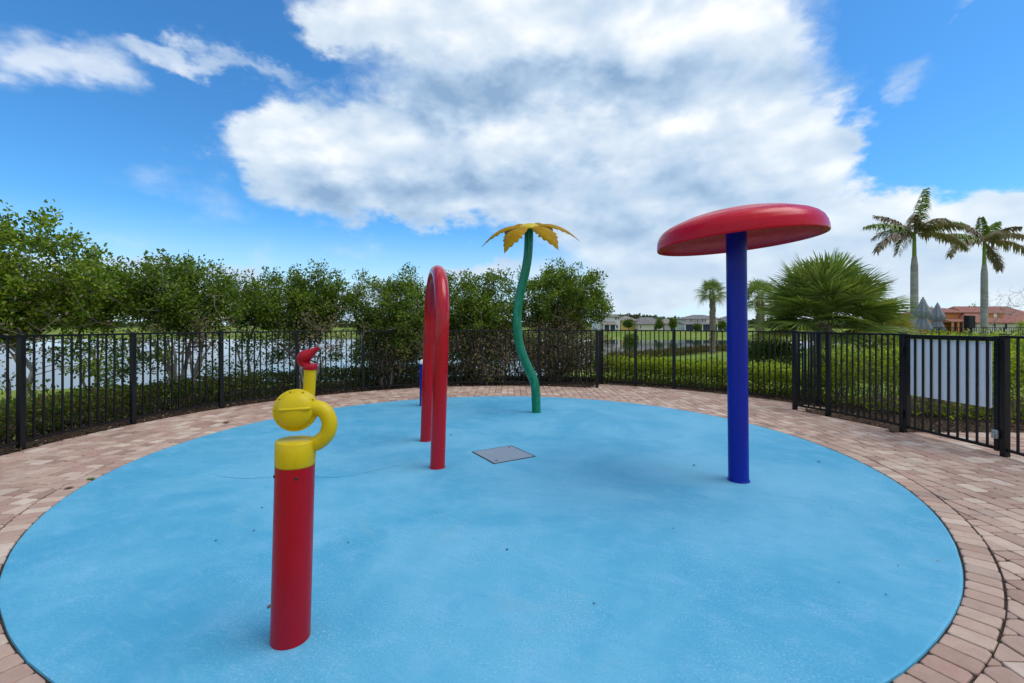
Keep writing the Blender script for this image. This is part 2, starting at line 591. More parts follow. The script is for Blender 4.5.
def lumpy(rng, n, c, rx, ry, rz, lumps=9, zlow=-9, zlow_keep=0.15):
    """points in an uneven crown: an ellipsoid with bulges"""
    L = rng.normal(0, 1, (lumps, 3))
    L[:, 2] = np.abs(L[:, 2]) * 0.9 - 0.15
    L /= np.linalg.norm(L, axis=1, keepdims=True)
    A = rng.uniform(0.15, 0.48, lumps)
    out = []
    while len(out) < n:
        d = rng.normal(0, 1, 3)
        d /= np.linalg.norm(d)
        r = rng.uniform(0, 1) ** 0.42
        lim = 0.66 + float(np.max(A * np.clip((L @ d - 0.72) / 0.28, 0, 1)))
        if rng.uniform() < 0.035:
            r *= 1.13
        p = np.array(c) + d * r * lim * np.array([rx, ry, rz])
        if p[2] < zlow and rng.uniform() > zlow_keep:
            continue
        if p[2] < 0.08:
            continue
        out.append(p)
    return np.array(out)


def make_tree(label, base, c, rad3, npts, nleaf, seed, mat='leaf', stems=4, stem_h=0.8, spread=0.3, zlow=-9, keep=.15, ln=.062, wd=.036,
              skirt=0, dead=0, dead_c=None, dead_r=None, maxr=.045, stemr=.024, name='shrub_tree', spread_l=.075):
    rng = np.random.default_rng(seed)
    t = thing(name, label, 'tree', base, 'shrubby trees outside the fence')
    pts = lumpy(rng, npts, c, *rad3, zlow=zlow, zlow_keep=keep)
    if skirt:
        a_ = rng.uniform(0, 2 * PI, skirt)
        q_ = rng.uniform(.15, 1, skirt) ** .5
        pts = np.concatenate([pts, np.stack([c[0] + np.cos(a_) * q_ * rad3[0], c[1] + np.sin(a_) * q_ * rad3[1], rng.uniform(.35, 1.2, skirt)], 1)])
        pts = pts[np.hypot(pts[:, 0] - PC[0], pts[:, 1] - PC[1]) > 5.45]
    nodes, par, rad, ends = grow(rng, base, stems, stem_h, spread, pts, maxr=maxr, stemr=stemr)
    v, f = branch_mesh(nodes, par, rad)
    np_mesh('trunk', v, f, M['bark'], t, True)
    nodes = np.asarray(nodes)
    e = np.array(ends)
    nc = nleaf // 17
    pick = rng.choice(e, nc)
    pp = np.array(par)[pick]
    tw = nodes[pick] - nodes[pp]
    cc_ = nodes[pp] + tw * rng.uniform(0.1, 1.2, (nc, 1)) + rng.normal(0, spread_l, (nc, 3)) * np.array([1, 1, .8])
    gi = rng.integers(0, nc, nleaf)
    cen = cc_[gi] + rng.normal(0, .046, (nleaf, 3))
    dd = (cen - cc_[gi]) * 14 + np.array([0, 0, 0.25]) + (tw / (np.linalg.norm(tw, axis=1, keepdims=True) + 1e-6))[gi] * .5
    ok = cen[:, 2] > 0.03
    v, f = leaf_cloud(cen[ok], dd[ok], rng, ln, wd)
    np_mesh('crown', v, f, M[mat], t)
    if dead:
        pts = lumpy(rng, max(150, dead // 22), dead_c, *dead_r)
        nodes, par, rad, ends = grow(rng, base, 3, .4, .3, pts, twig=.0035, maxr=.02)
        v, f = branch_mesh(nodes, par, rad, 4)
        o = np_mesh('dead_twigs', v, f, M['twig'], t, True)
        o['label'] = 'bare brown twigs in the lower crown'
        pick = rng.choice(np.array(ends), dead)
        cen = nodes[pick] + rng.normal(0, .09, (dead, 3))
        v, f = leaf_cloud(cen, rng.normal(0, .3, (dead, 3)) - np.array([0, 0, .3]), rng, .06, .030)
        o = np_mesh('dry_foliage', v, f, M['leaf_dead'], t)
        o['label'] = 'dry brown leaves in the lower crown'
    return t


# ------------------------------------------------------------------ terrain, lake
SHORE = np.array([(-260, 15), (-60, 15), (-25, 15.2), (-12, 16), (-6, 17.5), (0, 23), (4.5, 33), (9, 44), (14, 52), (22, 57), (40, 61), (60, 66),
                  (66, 78), (56, 92), (30, 96), (0, 97), (-40, 99), (-120, 101), (-260, 101)], dtype=float)
LAKE_Z = -1.8


def shore_dist(x, y):
    """signed distance to the lake's edge, + on land"""
    p = np.stack([x, y], -1)
    n = len(SHORE)
    best = np.full(x.shape, 1e9)
    inside = np.zeros(x.shape, bool)
    for i in range(n):
        a, b = SHORE[i], SHORE[(i + 1) % n]
        ab = b - a
        t = np.clip(((p - a) @ ab) / (ab @ ab), 0, 1)
        best = np.minimum(best, np.linalg.norm(p - a - t[..., None] * ab, axis=-1))
        cond = (a[1] > y) != (b[1] > y)
        with np.errstate(divide='ignore', invalid='ignore'):
            xx = (b[0] - a[0]) * (y - a[1]) / (b[1] - a[1]) + a[0]
        inside ^= cond & (x < xx)
    return np.where(inside, -best, best)


def ss(t):
    t = np.clip(t, 0, 1)
    return t * t * (3 - 2 * t)


def terrain_z(x, y):
    x = np.asarray(x, float)
    y = np.asarray(y, float)
    s = shore_dist(x, y)
    L = 6.5 + np.clip((x + 2) / 12, 0, 1) * 22
    near = -1.86 + 1.78 * ss((s + .3) / L)
    near = np.where(s < 0, -1.86 + np.maximum(s, -3) * 0.25, near)
    far = -1.86 + np.clip(s, -3, 60) * 0.0215
    w = ss((y - 70) / 12)
    z = near * (1 - w) + far * w
    r = np.hypot(x - PC[0], y - PC[1])
    k = ss((r - 6.6) / 3.0)
    return -0.085 * (1 - k) + z * k


def build_terrain():
    u = np.linspace(-1, 1, 221)
    xs = np.sinh(u * 5.2) / np.sinh(5.2) * 1500 + u * 70
    ys = np.sinh(u * 5.2) / np.sinh(5.2) * 1500 + u * 70 + 18
    X, Y = np.meshgrid(xs, ys)
    Z = terrain_z(X, Y)
    n = len(u)
    v = np.stack([X, Y, Z], -1).reshape(-1, 3)
    i = np.arange(n * n).reshape(n, n)
    f = np.stack([i[:-1, :-1], i[:-1, 1:], i[1:, 1:], i[1:, :-1]], -1).reshape(-1, 4)
    structure(np_mesh('ground', v, f, M['grass'], smooth=True))
    c = SHORE.mean(0)
    mb = MB()
    ex = SHORE + (SHORE - c) / np.linalg.norm(SHORE - c, axis=1, keepdims=True) * 0.0
    mb.add([(p[0], p[1], LAKE_Z) for p in ex], [tuple(range(len(ex)))])
    structure(mb.build('water', M['water']))


build_terrain()


def ring_sheet(name, r0, r1, z, mat, n=160, jitter=0.0, nr=1, seed=1):
    rng = np.random.default_rng(seed)
    V, Fc = [], []
    for k in range(nr + 1):
        for i in range(n):
            a = 2 * PI * i / n
            r = r0 + (r1 - r0) * k / nr
            V.append((PC[0] + r * math.cos(a), PC[1] + r * math.sin(a), z + rng.uniform(-jitter, jitter)))
    for k in range(nr):
        for i in range(n):
            j = (i + 1) % n
            Fc.append((k * n + i, (k + 1) * n + i, (k + 1) * n + j, k * n + j))
    return structure(np_mesh(name, V, Fc, mat, smooth=True))


ring_sheet('mulch_bed', 4.95, 7.4, -0.028, M['mulch'], 300, 0.012, 26)

# sand under the pavers
mb = MB()
n = 160
mb.add([(PC[0] + 5.0 * math.cos(2 * PI * i / n), PC[1] + 5.0 * math.sin(2 * PI * i / n), -0.011) for i in range(n)], [tuple(range(n))])
structure(mb.build('paver_bed', M['sand']))


# ------------------------------------------------------------------ splash pad and pavers
mb = MB()
n = 256
rng = np.random.default_rng(5)
wob = np.convolve(np.concatenate([rng.normal(0, 1, n)] * 3), np.ones(5) / 5, 'same')[n:2 * n] * 0.0035
rings = [(0.0, 0.0), (-0.004, -0.0015), (-0.012, 0.0), (0.0, -0.03)]
ang = [2 * PI * i / n for i in range(n)]
rr = [PR + wob[i] for i in range(n)]
V = [(PC[0] + (rr[i] - 0.014) * math.cos(ang[i]), PC[1] + (rr[i] - 0.014) * math.sin(ang[i]), 0.0) for i in range(n)]
V += [(PC[0] + (rr[i] - 0.004) * math.cos(ang[i]), PC[1] + (rr[i] - 0.004) * math.sin(ang[i]), -0.003) for i in range(n)]
V += [(PC[0] + rr[i] * math.cos(ang[i]), PC[1] + rr[i] * math.sin(ang[i]), -0.016) for i in range(n)]
mb.add(V, [tuple(range(n))] + [(k * n + (i), (k + 1) * n + i, (k + 1) * n + (i + 1) % n, k * n + (i + 1) % n) for k in range(2) for i in range(n)])
structure(mb.build('splash_pad', M['pad']))


def clip(poly, nx, ny, d):
    """keep nx*x+ny*y <= d"""
    out = []
    for i in range(len(poly)):
        a, b = poly[i], poly[(i + 1) % len(poly)]
        da, db = nx * a[0] + ny * a[1] - d, nx * b[0] + ny * b[1] - d
        if da <= 0:
            out.append(a)
        if (da < 0) != (db < 0) and da != db:
            t = da / (da - db)
            out.append((a[0] + (b[0] - a[0]) * t, a[1] + (b[1] - a[1]) * t))
    return out


def area(poly):
    return 0.5 * sum(poly[i][0] * poly[(i + 1) % len(poly)][1] - poly[(i + 1) % len(poly)][0] * poly[i][1] for i in range(len(poly)))


def inset(poly, d):
    q = poly
    out = poly
    cx = sum(p[0] for p in poly) / len(poly)
    cy = sum(p[1] for p in poly) / len(poly)
    for i in range(len(q)):
        a, b = q[i], q[(i + 1) % len(q)]
        ex, ey = b[0] - a[0], b[1] - a[1]
        L = math.hypot(ex, ey)
        if L < 1e-6:
            continue
        nx, ny = ey / L, -ex / L
        out = clip(out, nx, ny, nx * a[0] + ny * a[1] - d)
        if len(out) < 3:
            return []
    return out


prng = random.Random(11)
pav = MB()


def paver(poly, joint=0.0028, ch=0.005):
    if len(poly) < 3:
        return
    if area(poly) < 0:
        poly = poly[::-1]
    if area(poly) < 0.0006:
        return
    p0 = inset(poly, joint)
    if len(p0) < 3:
        return
    q = [p for i, p in enumerate(p0) if math.hypot(p[0] - p0[i - 1][0], p[1] - p0[i - 1][1]) > 0.004]
    if len(q) < 3:
        return
    cx = sum(p[0] for p in q) / len(q)
    cy = sum(p[1] for p in q) / len(q)
    # cut corners a little: tumbled stone
    r = []
    for i in range(len(q)):
        a, b, c = q[i - 1], q[i], q[(i + 1) % len(q)]
        for o in (a, c):
            L = math.hypot(o[0] - b[0], o[1] - b[1])
            k = min(0.25, prng.uniform(0.006, 0.018) / L)
            r.append((b[0] + (o[0] - b[0]) * k, b[1] + (o[1] - b[1]) * k))
    m = len(r)
    dz = prng.uniform(-0.0015, 0.0015)
    tx, ty = prng.uniform(-.012, .012), prng.uniform(-.012, .012)

    def zz(p, z):
        return z + dz + (p[0] - cx) * tx + (p[1] - cy) * ty

    def sc(p, d):
        L = math.hypot(p[0] - cx, p[1] - cy)
        k = 1 - d / max(L, 0.02)
        return (cx + (p[0] - cx) * k, cy + (p[1] - cy) * k)
    top = [sc(p, ch * 1.5) for p in r]
    mid = [sc(p, ch * 0.45) for p in r]
    V = [(p[0], p[1], zz(p, 0)) for p in top] + [(p[0], p[1], zz(p, -ch * 0.42)) for p in mid] + [(p[0], p[1], zz(p, -ch * 1.5)) for p in r] + [(p[0], p[1], -0.04) for p in r]
    fs = [tuple(range(m))] + [(k * m + i, (k + 1) * m + i, (k + 1) * m + (i + 1) % m, k * m + (i + 1) % m) for k in range(3) for i in range(m)]
    pav.add(V, fs)


# soldier course round the pad
R0, R1 = PR + 0.003, PR + 0.150
nb = int(2 * PI * (R0 + .07) / 0.112)
a = 0.0
for i in range(nb):
    a0, a1 = 2 * PI * i / nb, 2 * PI * (i + 1) / nb
    j0, j1 = prng.uniform(-.003, .003), prng.uniform(-.004, .004)
    paver([(PC[0] + (R0 + j0) * math.cos(a0), PC[1] + (R0 + j0) * math.sin(a0)), (PC[0] + (R1 + j1) * math.cos(a0), PC[1] + (R1 + j1) * math.sin(a0)),
           (PC[0] + (R1 + j1) * math.cos(a1), PC[1] + (R1 + j1) * math.sin(a1)), (PC[0] + (R0 + j0) * math.cos(a1), PC[1] + (R0 + j0) * math.sin(a1))])


def polar(x, y):
    return math.hypot(x - PC[0], y - PC[1]), math.degrees(math.atan2(y - PC[1], x - PC[0]))


def ray_circle(px, r):
    """where the view ray in column px crosses the circle r round the pad, far side"""
    k = (px - 512) / F
    # x = k*y ; (k y - cx)^2 + (y - cy)^2 = r^2
    A = k * k + 1
    B = -2 * (k * PC[0] + PC[1])
    C = PC[0] ** 2 + PC[1] ** 2 - r * r
    y = (-B + math.sqrt(B * B - 4 * A * C)) / (2 * A)
    return k * y, y


A597 = polar(*ray_circle(597, FR))[1]
A602 = polar(*ray_circle(602, FR2))[1]
A795 = polar(*ray_circle(795, FR))[1]
A819 = polar(*ray_circle(819, FR2))[1]
A903 = polar(*ray_circle(903, FR))[1]

Rin = R1 + 0.002
w = 0.128
x = -7.0
while x < 11.5:
    y = -2.2 - prng.uniform(0, .2)
    while y < 11.2:
        L = prng.choice((0.128, 0.128, 0.19, 0.19, 0.10, 0.16))
        cxm, cym = x + w / 2, y + L / 2
        r, th = polar(cxm, cym)
        walk = cxm > 4.75 and -2.2 < cym < 5.8
        rmax = 5.8 if (A819 - 1 < th < A602 + 1) else 5.12
        if cym < 1.2:
            rmax = 7.2
        if r > Rin - 0.13 and (walk or r < rmax + 0.1):
            jr = lambda: prng.uniform(-.004, .004)
            poly = [(x + jr(), y + jr()), (x + w + jr(), y + jr()), (x + w + jr(), y + L + jr()), (x + jr(), y + L + jr())]
            nx, ny = (cxm - PC[0]) / r, (cym - PC[1]) / r
            dC = nx * PC[0] + ny * PC[1]
            poly = clip(poly, -nx, -ny, -(dC + Rin))
            if not walk and len(poly) > 2:
                poly = clip(poly, nx, ny, dC + rmax)
            elif walk and len(poly) > 2:
                poly = clip(poly, 0, 1, 5.72)
            paver(poly)
        y += L
    x += w
structure(pav.build('pavement', M['paver']))
mb = MB()
mb.add([(4.6, -2.2, -0.012), (11.5, -2.2, -0.012), (11.5, 5.72, -0.012), (4.6, 5.72, -0.012)], [(0, 1, 2, 3)])
structure(mb.build('walkway_bed', M['sand']))
mb = MB()
mb.add([(5.4, 5.72, -0.018), (14, 5.72, -0.018), (14, 8.6, -0.018), (5.4, 8.6, -0.018)], [(0, 1, 2, 3)])
structure(mb.build('mulch_strip', M['mulch']))


# mulch chips
rng = np.random.default_rng(8)
N = 9000
th = np.radians(rng.uniform(0, 200, N))
r = rng.uniform(5.12, 6.6, N)
tw = np.degrees(th)
r = np.where((tw > A819) & (tw < A602), r + .68, r)
cx, cy = PC[0] + r * np.cos(th), PC[1] + r * np.sin(th)
keep = ~((cx > 4.75) & (cy < 5.75))
cx2, cy2 = rng.uniform(5.4, 11, 2500), rng.uniform(5.73, 6.5, 2500)
cen = np.concatenate([np.stack([cx, cy, rng.uniform(-.03, .004, N)], 1)[keep], np.stack([cx2, cy2, rng.uniform(-.03, .0, 2500)], 1)])
dd = rng.normal(0, 1, (len(cen), 3)) * np.array([1, 1, .1])
v, f = leaf_cloud(cen, dd, rng, .05, .02, 1.5)
o = np_mesh('mulch_chips', v, f, M['chip'])
tag(o, 'brown bark mulch chips and leaf litter in the planting bed', 'mulch', kind='stuff')

# ------------------------------------------------------------------ drain cover, seam, litter
cn = [gp(470.3, 451.7), gp(495.3, 464.5), gp(536.5, 456.4), gp(510.6, 445.9)]
cc = sum(cn, Vector()) / 4
ex = ((cn[2] - cn[1]) + (cn[3] - cn[0])) / 2
ey = ((cn[3] - cn[2]) + (cn[0] - cn[1])) / 2
rz = math.atan2(ex.y, ex.x)
t = thing('access_cover', 'square grey metal access cover with rusty rim set in the blue pad', 'drain cover', cc)
mb = MB()
mb.box((cc.x, cc.y, 0.0022), (ex.length, ex.length, 0.0045), rz)
mb.build('rim', M['rust'], t)
mb = MB()
e2 = ex.length - 0.028
off = Matrix.Rotation(rz, 3, 'Z') @ Vector((-0.004, -0.006, 0))
mb.box((cc.x + off.x, cc.y + off.y, 0.0035), (e2, e2, 0.010), rz, 0.003)
pl = mb.build('plate', M['plate'], t)
for sx, sy in ((-1, -1), (1, 1)):
    mb = MB()
    q = Matrix.Rotation(rz, 3, 'Z') @ Vector((sx * (e2 / 2 - .05), sy * (e2 / 2 - .05), 0))
    mb.lathe([(0.0, .0105), (.011, .0105), (.013, .0085)], Matrix.Translation((cc.x + q.x, cc.y + q.y, 0)), 10, False)
    mb.build('bolt', M['rust'], t)

pts = [gp(*p) for p in ((222, 477), (245, 478.5), (275, 477.5), (313, 477), (332, 477.5), (352, 475.5), (378, 470), (400, 465.5))]
path = catmull(pts, 10)
mb = MB()
rg = random.Random(3)
V, Fc = [], []
for i, p in enumerate(path):
    d = (path[min(i + 1, len(path) - 1)] - path[max(i - 1, 0)]).normalized()
    s = Vector((-d.y, d.x, 0))
    hw = 0.003 * rg.uniform(.4, 1.3)
    jit = s * rg.uniform(-.006, .006)
    V += [p + jit + s * hw + Vector((0, 0, .0025)), p + jit - s * hw + Vector((0, 0, .0025))]
    if i:
        Fc.append((2 * i - 2, 2 * i - 1, 2 * i + 1, 2 * i))
mb.add(V, Fc)
structure(mb.build('pad_crack', M['seam']))


def litter(px, py, size, mat, label, seed, name='fallen_leaf', cat='leaf', group=None):
    rg = random.Random(seed)
    p = gp(px, py)
    mb = MB()
    a = rg.uniform(0, 6.28)
    V, Fc = [], []
    for i, (u, wv) in enumerate(((0, 0.02), (.25, .3), (.55, .38), (.8, .22), (1, .01))):
        for s in (-1, 0, 1):
            lx, ly = (u - .5) * size, s * wv * size
            z = .004 + size * (.10 * abs(s) * wv * 2 + .25 * (u - .5) ** 2)
            V.append((p.x + lx * math.cos(a) - ly * math.sin(a), p.y + lx * math.sin(a) + ly * math.cos(a), z))
    for i in range(4):
        for k in range(2):
            b = i * 3 + k
            Fc.append((b, b + 1, b + 4, b + 3))
    mb.add(V, Fc, True)
    o = mb.build(name, mat)
    tag(o, label, cat, group)


M['leaf_brown'] = paint_mat('brown_leaf', (0.13, 0.06, 0.03), .7, .3, 40)
M['leaf_yellow'] = paint_mat('yellow_leaf', (0.45, 0.30, 0.05), .7, .3, 40)
M['leaf_green'] = paint_mat('green_leaf', (0.07, 0.15, 0.03), .6, .3, 40)
M['speck'] = paint_mat('dark_speck', (0.03, 0.025, 0.02), .8, .3, 40)
litter(69, 488.5, .065, M['leaf_brown'], 'dry brown leaf on the pavers at the pad edge left of the water cannon', 1)
litter(91, 479.5, .075, M['leaf_green'], 'fresh green leaf sprig lying on the left rim of the blue pad', 2)
litter(269.5, 607, .026, M['leaf_brown'], 'small rust brown leaf beside the foot of the red cannon post', 3)
litter(938, 561, .016, M['leaf_yellow'], 'tiny yellow leaf on the blue pad near its right edge', 4)
litter(226, 423, .10, M['leaf_brown'], 'large brown leaf on the pavers below the left fence', 5)
for i, (px, py, s) in enumerate(((262, 508, .018), (254, 531, .016), (216, 541, .016), (348, 543, .014), (507, 550, .018), (594, 604, .012), (694, 465.5, .03), (673, 529, .012), (451, 435, .03),
                                 (819, 462, .03), (886, 595, .011), (839, 583, .01), (898, 566, .011))):
    litter(px, py, s, M['speck'], 'tiny dark speck of debris lying on the blue pad', 20 + i, 'debris_speck', 'debris', 'debris specks on the pad')

# ------------------------------------------------------------------ water cannon
b = gp(290.5, 637.5)
D = b.y
tx = (295 - 290.5) / F * D / 0.72            # lean per metre
t = thing('water_cannon', 'red and yellow water cannon post with round drum and red nozzle', 'water cannon', b)


def cp(px, py, dd=0.0):
    p = wp(px, py, D + dd)
    return p


def leanx(z):
    return b.x + tx * z


r0 = 0.0795
mb = MB()
ztop = 0.748
mb.tube([(leanx(z), b.y, z) for z in (0.0, .2, .4, .6, ztop)], r0, 48, False)
mb.build('post', M['red_pole'], t)
mb = MB()
mb.lathe([(r0 + .0008, 0), (r0 + .0015, .002), (r0 + .0015, .098), (r0 - .001, .1015), (r0 - .004, .103), (0.0, .104)],
         axis_mat((leanx(ztop + .004), b.y, ztop + .004), (tx, 0, 1)), 48)
mb.lathe([(r0 - .002, -.006), (r0 - .002, .004)], axis_mat((leanx(ztop), b.y, ztop), (tx, 0, 1)), 48)
mb.build('collar', M['yellow'], t)
for a_ in (215, 300):
    mb = MB()
    ca, sa = math.cos(R(a_)), math.sin(R(a_))
    mb.lathe([(.007, 0), (.007, .003), (.004, .005), (0, .005)], axis_mat((leanx(.71) + ca * (r0 - .001), b.y + sa * (r0 - .001), .71), (ca, sa, 0)), 12)
    mb.build('screw', M['rust'], t)
# drum
dc = cp(296, 410)
ax = Vector((.24, -.95, .10)).normalized()
dm = axis_mat(dc, ax)
mb = MB()
dr = 0.090
mb.lathe([(0, .050), (.022, .049), (.042, .045), (.058, .038), (.070, .029), (.075, .022), (.076, .015), (dr - .002, .014), (dr, .011), (dr, -.012), (dr - .003, -.016), (.082, -.018), (.080, -.03), (.066, -.05), (.04, -.062), (0, -.068)], dm, 48)
drum = mb.build('drum', M['yellow'], t)
mb = MB()
bx = Vector((1, 0, 0)) - ax * ax.x
bx = (bx + Vector((0, 0, .05))).normalized()
o_ = dc + ax * .047 + Vector((-.004, 0, .006))
mb.tube([o_ - bx * .053 - ax * .03, o_ - bx * .052 - ax * .004, o_ - bx * .046, o_, o_ + bx * .056, o_ + bx * .063 - ax * .006, o_ + bx * .065 - ax * .035], .0068, 12)
mb.build('handle', M['yellow'], drum)
for k in range(10):
    a_ = 2 * PI * (k + .4) / 10
    mb = MB()
    mb.lathe([(.0045, .018), (.0045, .0205), (0, .0215)], dm @ Matrix.Translation((math.cos(a_) * .0825, math.sin(a_) * .0825, -.0045)), 8)
    mb.build('bolt', M['yellow'], drum)
# curved pipe
mb = MB()
pp = [cp(303, 446.5, .02), cp(313, 444.5, .02), cp(321, 440.5, .02), cp(327.5, 433, .02), cp(329.5, 424, .02), cp(327.5, 415.5, .02), cp(322, 409.5, .02), cp(313, 407.5, .02), cp(303, 408, .02)]
mb.tube(catmull(pp, 6), .033, 24)
mb.build('pipe', M['yellow'], t)
mb = MB()
mb.tube([cp(308.5, 398, .05), cp(309.4, 385, .05), cp(310.2, 369, .05)], .0255, 24)
mb.build('riser', M['yellow'], t)
# nozzle
nz = thing_p = None
mb = MB()
d2 = .05
q = cp(310.4, 366.3, d2)
mb.lathe([(.0, -.014), (.029, -.014), (.030, -.012), (.030, .010), (.026, .013), (.0, .013)], axis_mat(q, (.03, 0, 1)), 24)
path = catmull([cp(308.5, 365.5, d2), cp(304.6, 364.2, d2), cp(302.3, 361.2, d2), cp(302.8, 358.0, d2), cp(306, 355.9, d2), cp(311, 353.0, d2), cp(316, 349.5, d2), cp(321.3, 346.6, d2)], 6)
nr = len(path)
rad = []
for i in range(nr):
    s = i / (nr - 1)
    rad.append(0.0180 + .0105 * math.exp(-((s - .52) / .20) ** 2) - .0110 * max(0, (s - .62) / .38))
mb.tube(path, rad, 20)
noz = mb.build('nozzle', M['red_pole'], t)
mb = MB()
dirn = (path[-1] - path[-4]).normalized()
mb.lathe([(.004, -.006), (.004, .006), (.0115, .006), (.0125, .003), (.0125, -.006), (.010, -.008)], axis_mat(path[-1], dirn), 20)
mb.build('nozzle_tip', M['steel'], noz)

# ------------------------------------------------------------------ red arch
fb, bb = gp(437.5, 467.3), gp(426.3, 440.5)
t = thing('spray_arch', 'red inverted U spray arch standing on the blue pad', 'water arch', (fb + bb) / 2)
r0 = .070
sp = (bb - fb)
half = sp.length / 2
ux = sp.normalized()
topz = 1.97 - r0 + .01
sh = topz - half
lean = .030
path = []


def ap(u, z):
    p = (fb + bb) / 2 + ux * u
    return Vector((p.x + lean * z, p.y, z))


for i in range(8):
    path.append(ap(-half, sh * i / 8))
for i in range(33):
    a_ = PI * i / 32
    path.append(ap(-half * math.cos(a_), sh + half * math.sin(a_)))
for i in range(7, -1, -1):
    path.append(ap(half, sh * i / 8))
mb = MB()
mb.tube(path, r0, 40, False)
mb.build('arch_pipe', M['red_arch'], t)
for p in (fb, bb):
    mb = MB()
    mb.lathe([(r0 + .001, 0.0), (r0 + .006, .001), (r0 + .006, .006), (r0 + .001, .008)], Matrix.Translation(p), 40)
    mb.build('base_ring', M['red_pole'], t)
for zz_ in (sh + .05, sh + half * .72):
    for s in (-1,):
        mb = MB()
        u_ = half if zz_ < sh + .1 else half * math.cos(math.asin((zz_ - sh) / half))
        inn = ap(-u_, zz_) + ux * (r0 * .97)
        mb.lathe([(.011, 0), (.011, .004), (.005, .006), (0, .003)], axis_mat(inn, ux), 12)
        mb.build('spray_jet', M['steel'], t)

# blue post behind the arch
p = gp(424.8, 405.5)
t = thing('spray_bollard', 'blue spray bollard with a pale cap behind the red arch', 'bollard', p)
mb = MB()
mb.tube([p, p + Vector((0, 0, .3)), p + Vector((.0, 0, .72))], .085, 32)
mb.build('post', M['blue'], t)
mb = MB()
mb.lathe([(.088, 0), (.088, .035), (.07, .065), (.03, .08), (0, .083)], Matrix.Translation(p + Vector((0, 0, .70))), 32)
mb.build('cap', M['sign'], t)

# ------------------------------------------------------------------ flower
fbase = gp(535.5, 412.3)
D = fbase.y
t = thing('spray_flower', 'tall spray flower with wavy green stem and golden serrated petals', 'water feature', fbase)
px = [(536.5, 414), (535, 386), (530, 372), (525, 361), (519.8, 346), (517.6, 331), (517.2, 316), (518.6, 302), (521.5, 287), (525, 273), (527.6, 258), (528.6, 245), (529, 229)]
path = catmull([wp(a_, b_, D) for a_, b_ in px], 6)
for q in path:
    q.z = max(q.z, 0)
path[0].z = 0
mb = MB()
mb.tube(path, .069, 32)
mb.build('stem', M['green'], t)
hub = wp(529, 226.5, D)
tilt = Matrix.Rotation(R(20), 4, 'X') @ Matrix.Rotation(R(-3.5), 4, 'Y')
hm = Matrix.Translation(hub) @ tilt
mb = MB()
mb.lathe([(0, .05), (.06, .045), (.11, .028), (.150, .006), (.155, -.004), (.15, -.012), (.08, -.02), (0, -.02)], hm, 32)
mb.build('flower_hub', M['yellow'], t)


def petal_w(u):
    base_w = .065 + .155 * math.sin(min(1, u / .62) * PI / 2) if u < .62 else .22 * (1 - ((u - .62) / .385) ** 1.15)
    return max(base_w, 0.0)


for k in range(6):
    a_ = R((-56, -124, 178, 2, 122, 58)[k])
    length = (.60, .60, .66, .68, .62, .62)[k]
    rows = []
    ns = 48
    rg = random.Random(40 + k)
    for i in range(ns + 1):
        u = i / ns
        wv = petal_w(u) * .78
        if u > .36:
            saw = ((u - .36) / .128) % 1.0
            wv *= 1.0 - .30 * (1 - saw) ** 1.5 * min(1, (u - .36) / .1) if u < .97 else .6
        if u >= 1:
            wv = .004
        rr_ = .10 + u * length
        zc = .015 + .12 * math.sin(u * PI * .5) - .40 * u ** 1.9
        row = []
        for s in (-1, -.5, 0, .5, 1):
            ly = s * wv
            row.append((rr_, ly, zc - .05 * abs(s) * wv / .2 - .01))
        rows.append(row)
    V, Fc = [], []
    for sgn in (0, -.007):
        for row in rows:
            V += [(p[0], p[1], p[2] + sgn) for p in row]
    m = (ns + 1) * 5
    for i in range(ns):
        for q in range(4):
            c0 = i * 5 + q
            Fc.append((c0, c0 + 5, c0 + 6, c0 + 1))
            Fc.append((m + c0, m + c0 + 1, m + c0 + 6, m + c0 + 5))
        for e in (0, 4):
            c0 = i * 5 + e
            Fc.append((c0, c0 + 5, m + c0 + 5, m + c0) if e == 4 else (c0, m + c0, m + c0 + 5, c0 + 5))
    for q in range(4):
        c0 = ns * 5 + q
        Fc.append((c0, m + c0, m + c0 + 1, c0 + 1))
    mm = hm @ Matrix.Rotation(a_, 4, 'Z')
    mb = MB()
    mb.add([mm @ Vector(p) for p in V], Fc, True)
    mb.build('petal', M['petal'], t)

# ------------------------------------------------------------------ mushroom
mbase = gp(738.6, 480.3)
D = mbase.y
t = thing('spray_mushroom', 'giant red spray mushroom with tilted cap on a blue pole', 'water feature', mbase)
mb = MB()
ln_ = -(738.6 - 736.2) / F * D / 2.1
head = Vector((mbase.x + ln_ * 2.17, D, 2.175))
mb.tube([mbase, mbase.lerp(head, .33), mbase.lerp(head, .66), head], .0825, 48)
mb.build('pole', M['blue'], t)
mb = MB()
mb.lathe([(.084, 0), (.090, .001), (.090, .008), (.084, .010)], Matrix.Translation(mbase), 40)
mb.build('base_ring', M['blue'], t)
mb = MB()
capm = Matrix.Translation((wp(737.5, 240, D).x, D, 2.066)) @ Matrix.Rotation(R(-4.6), 4, 'Y')
KC = .668 / .752
RC = .752
prof = [(0, .285), (.10, .283), (.20, .278), (.30, .268), (.40, .252), (.50, .228), (.58, .201), (.64, .180), (.69, .152), (.722, .120), (.743, .078), (.751, .036), (RC, .0), (.748, -.006), (.742, -.002), (.738, .004), (.715, .025), (.66, .050), (.5, .085), (.3, .105), (.0, .112)]
pr2 = []
for i in range(len(prof) - 1):
    for k in range(3):
        s = k / 3
        pr2.append((prof[i][0] * (1 - s) + prof[i + 1][0] * s, prof[i][1] * (1 - s) + prof[i + 1][1] * s))
pr2.append(prof[-1])
pr2 = [(r_ * KC, z_ * .97) for r_, z_ in pr2]
mb.lathe(pr2, capm, 96)
cap = mb.build('cap', M['red'], t)

# ------------------------------------------------------------------ fences
PICK = {}


